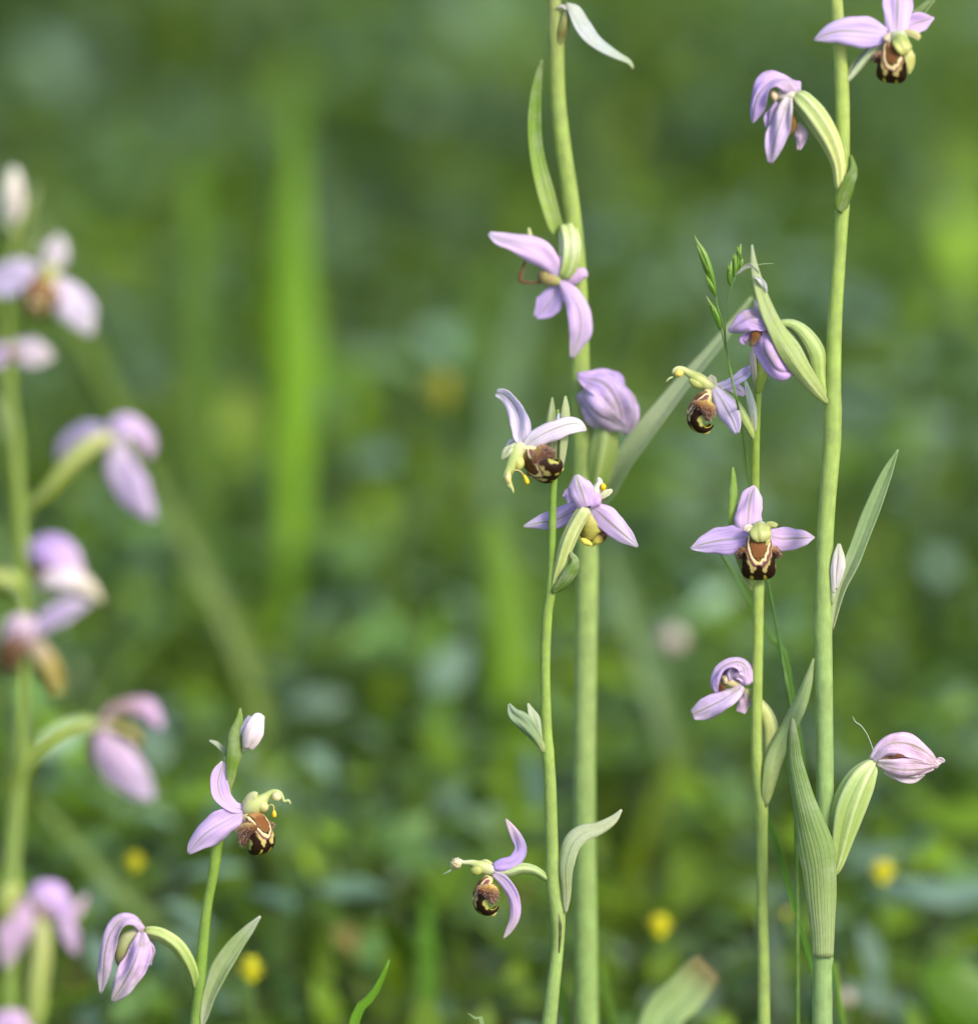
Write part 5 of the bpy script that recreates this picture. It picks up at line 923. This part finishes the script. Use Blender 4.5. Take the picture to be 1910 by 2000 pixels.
single_blade('grass_plant', [(1488, 1560, 0, 5), (1506, 1620, 0, 8), (1528, 1690, 0, 10), (1558, 1800, 0, 9), (1588, 1895, 0, 9), (1592, 1960, 0, 9)], 0.025, [lin(80, 130, 34), lin(76, 124, 30)], 'thin dark blade leaning against the foot of the tallest orchid', 'grass', cup=-0.4)
single_blade('grass_plant', [(1632, 1880, 0, 6), (1640, 1950, 0, 10), (1646, 2004, 0, 11)], 0.05, [lin(120, 150, 60)], 'short narrow blade right of the tallest orchid foot', 'grass')
single_blade('grass_plant', [(832, 1760, 0, 12), (836, 1860, 0, 34), (836, 2004, 0, 40)], 0.17, [lin(92, 140, 34), lin(84, 130, 30)], 'blurred upright blade near the lower edge of the gap', 'grass')
single_blade('broad_leaf', [(1384, 1888, 0, 56), (1370, 1902, 0, 68), (1335, 1945, 0, 76), (1288, 2004, 0, 78)], 0.065, [lin(130, 112, 70), lin(176, 196, 136), lin(180, 204, 140), lin(176, 202, 136), lin(176, 202, 136), lin(174, 200, 132), lin(172, 200, 130), lin(170, 198, 126), lin(170, 198, 126), lin(172, 200, 130), lin(166, 196, 120), lin(156, 190, 110), lin(150, 184, 104)], 'broad folded leaf cut off square with a browned end', 'leaf', cup=-0.5, vein=0.0)
single_blade('broad_leaf', [(1800, 1900, 0, 30), (1850, 1930, 0, 130), (1900, 1980, 0, 150), (1960, 2040, 0, 120)], 0.16, [lin(84, 124, 22), lin(76, 116, 20)], 'bright green rounded leaf right of the tallest orchid foot', 'leaf', cup=0.2)
single_blade('broad_leaf', [(1740, 1720, 0, 10), (1800, 1740, 0, 40), (1860, 1752, 0, 44), (1930, 1740, 0, 20)], 0.22, [lin(120, 150, 130), lin(130, 160, 150)], 'shiny grey-green leaf lying level beside the yellow flower', 'leaf', cup=0.3, n=(0, -0.8, 0.6))

# yellow meadow flowers, each a stalk with a round head of small petals
def yellow_flower(u, v, r, d0, label, tall=1.0, cols=(lin(232, 226, 14), lin(214, 208, 18))):
    r = r * 1.05
    b = Plant('yellow_flower', d0, label, 'flower', lean=0.0, group='small yellow meadow flowers')
    b.stem([(u, v + r * 0.6, 0, 5), (u + 2, v + r * 2, 0, 5), (u + 6, v + r * 4, 0, 6)], ns=8, nseg=14, col=[lin(110, 140, 60), lin(90, 126, 40)])
    hd = b.tube('flower_head', [(u, v + r * 0.9, 0, r * 0.5), (u, v + r * 0.3, 0, r * 0.9), (u + r * 0.1, v - r * 0.4 * tall, 0, r * 0.9), (u, v - r * 0.7 * tall, 0, r * 0.4)], [lin(150, 160, 40), cols[0], cols[0], cols[1]])
    for ring, (nn, rr, vv) in enumerate(((9, 0.95, 0.1), (8, 0.8, -0.3 * tall), (6, 0.5, -0.7 * tall))):
        for k in range(nn):
            a = 6.283 * k / nn + ring * 0.4; rr = rr * rng.uniform(0.85, 1.15)
            ox, oz = math.cos(a), math.sin(a)
            b.petal('petal', [(u + ox * r * 0.35, v + vv * r + r * 0.15, oz * r * 0.35, r * 0.25), (u + ox * r * rr * 0.8, v + vv * r, oz * r * rr * 0.8, r * 0.55), (u + ox * r * rr * 1.05, v + vv * r - r * 0.25, oz * r * rr * 1.05, r * 0.2)],
                    [cols[0], cols[k % 2]], n=(ox * 0.5, -0.8, oz * 0.5), parent=hd, nt=6, ns=5, vein=0, solid=0.0, cup=0.2)
    return b
yellow_flower(262, 1686, 19, 0.15, 'small yellow flower behind the withered bloom of the short orchid')
yellow_flower(490, 1900, 24, 0.11, 'tall yellow flower head beside the leafy bract of the short orchid', tall=1.4)
yellow_flower(1288, 1812, 25, 0.13, 'yellow flower above the square-cut broad leaf')
yellow_flower(1724, 1706, 25, 0.14, 'yellow flower right of the ribbed sheathing leaf')
yellow_flower(1536, 1786, 9, 0.14, 'yellow flower half hidden behind the foot of the tallest orchid')
yellow_flower(862, 762, 30, 0.33, 'blurred yellow flower alone in the middle of the meadow', cols=(lin(176, 172, 24), lin(160, 160, 24)))
def pale_head(u, v, r, d0, label):
    b = Plant('clover_head', d0, label, 'flower', lean=0.0, group='pale seed heads in the meadow')
    b.stem([(u, v + r * 0.6, 0, 5), (u - 3, v + r * 2, 0, 5), (u - 6, v + r * 4, 0, 6)], ns=8, nseg=14, col=[lin(120, 140, 80)])
    hd = b.tube('flower_head', [(u, v + r, 0, r * 0.8), (u, v + r * 0.2, 0, r * 1.6), (u, v - r * 0.6, 0, r * 1.3), (u, v - r, 0, r * 0.5)], [lin(150, 150, 100), lin(190, 176, 160), lin(200, 186, 176)])
    for k in range(26):
        a = k * 2.4; vv = -0.9 + 1.6 * k / 26; rr = math.sqrt(max(0.05, 1 - vv * vv))
        ox, oz = math.cos(a) * rr, math.sin(a) * rr
        b.petal('floret', [(u + ox * r * 0.6, v + vv * r * 0.8, oz * r * 0.6, r * 0.2), (u + ox * r * 0.9, v + vv * r * 0.95, oz * r * 0.9, r * 0.34), (u + ox * r * 1.15, v + vv * r * 1.1 - r * 0.1, oz * r * 1.15, r * 0.1)],
                [lin(196, 180, 170), lin(206, 190, 186)], n=(ox, -0.4, oz + 0.2), parent=hd, nt=5, ns=4, vein=0, solid=0.0)
pale_head(1314, 1250, 24, 0.26, 'pale pinkish seed head between the middle orchids')
pale_head(1653, 1950, 15, 0.15, 'small beige seed head low behind the tallest orchid')

# a stray silk thread caught on the closed pink bloom
p = Plant('tmp', -0.003, None, None)
p.set_base(p.W(np.array([1712.0, 1484.0, 16.0])))
o = p.tube('silk_thread', [(1712, 1486, 16, 1.1), (1700, 1450, 18, 1.1), (1692, 1432, 18, 1.1), (1680, 1416, 18, 1.2), (1671, 1411, 18, 1.4), (1665, 1399, 18, 0.8)], [lin(214, 220, 214)], ns=6, nseg=20)
o.parent = None; o.location = p.base; bpy.data.objects.remove(p.root)
tag(o, 'fine pale silk thread standing up from the closed pink bloom', 'thread')
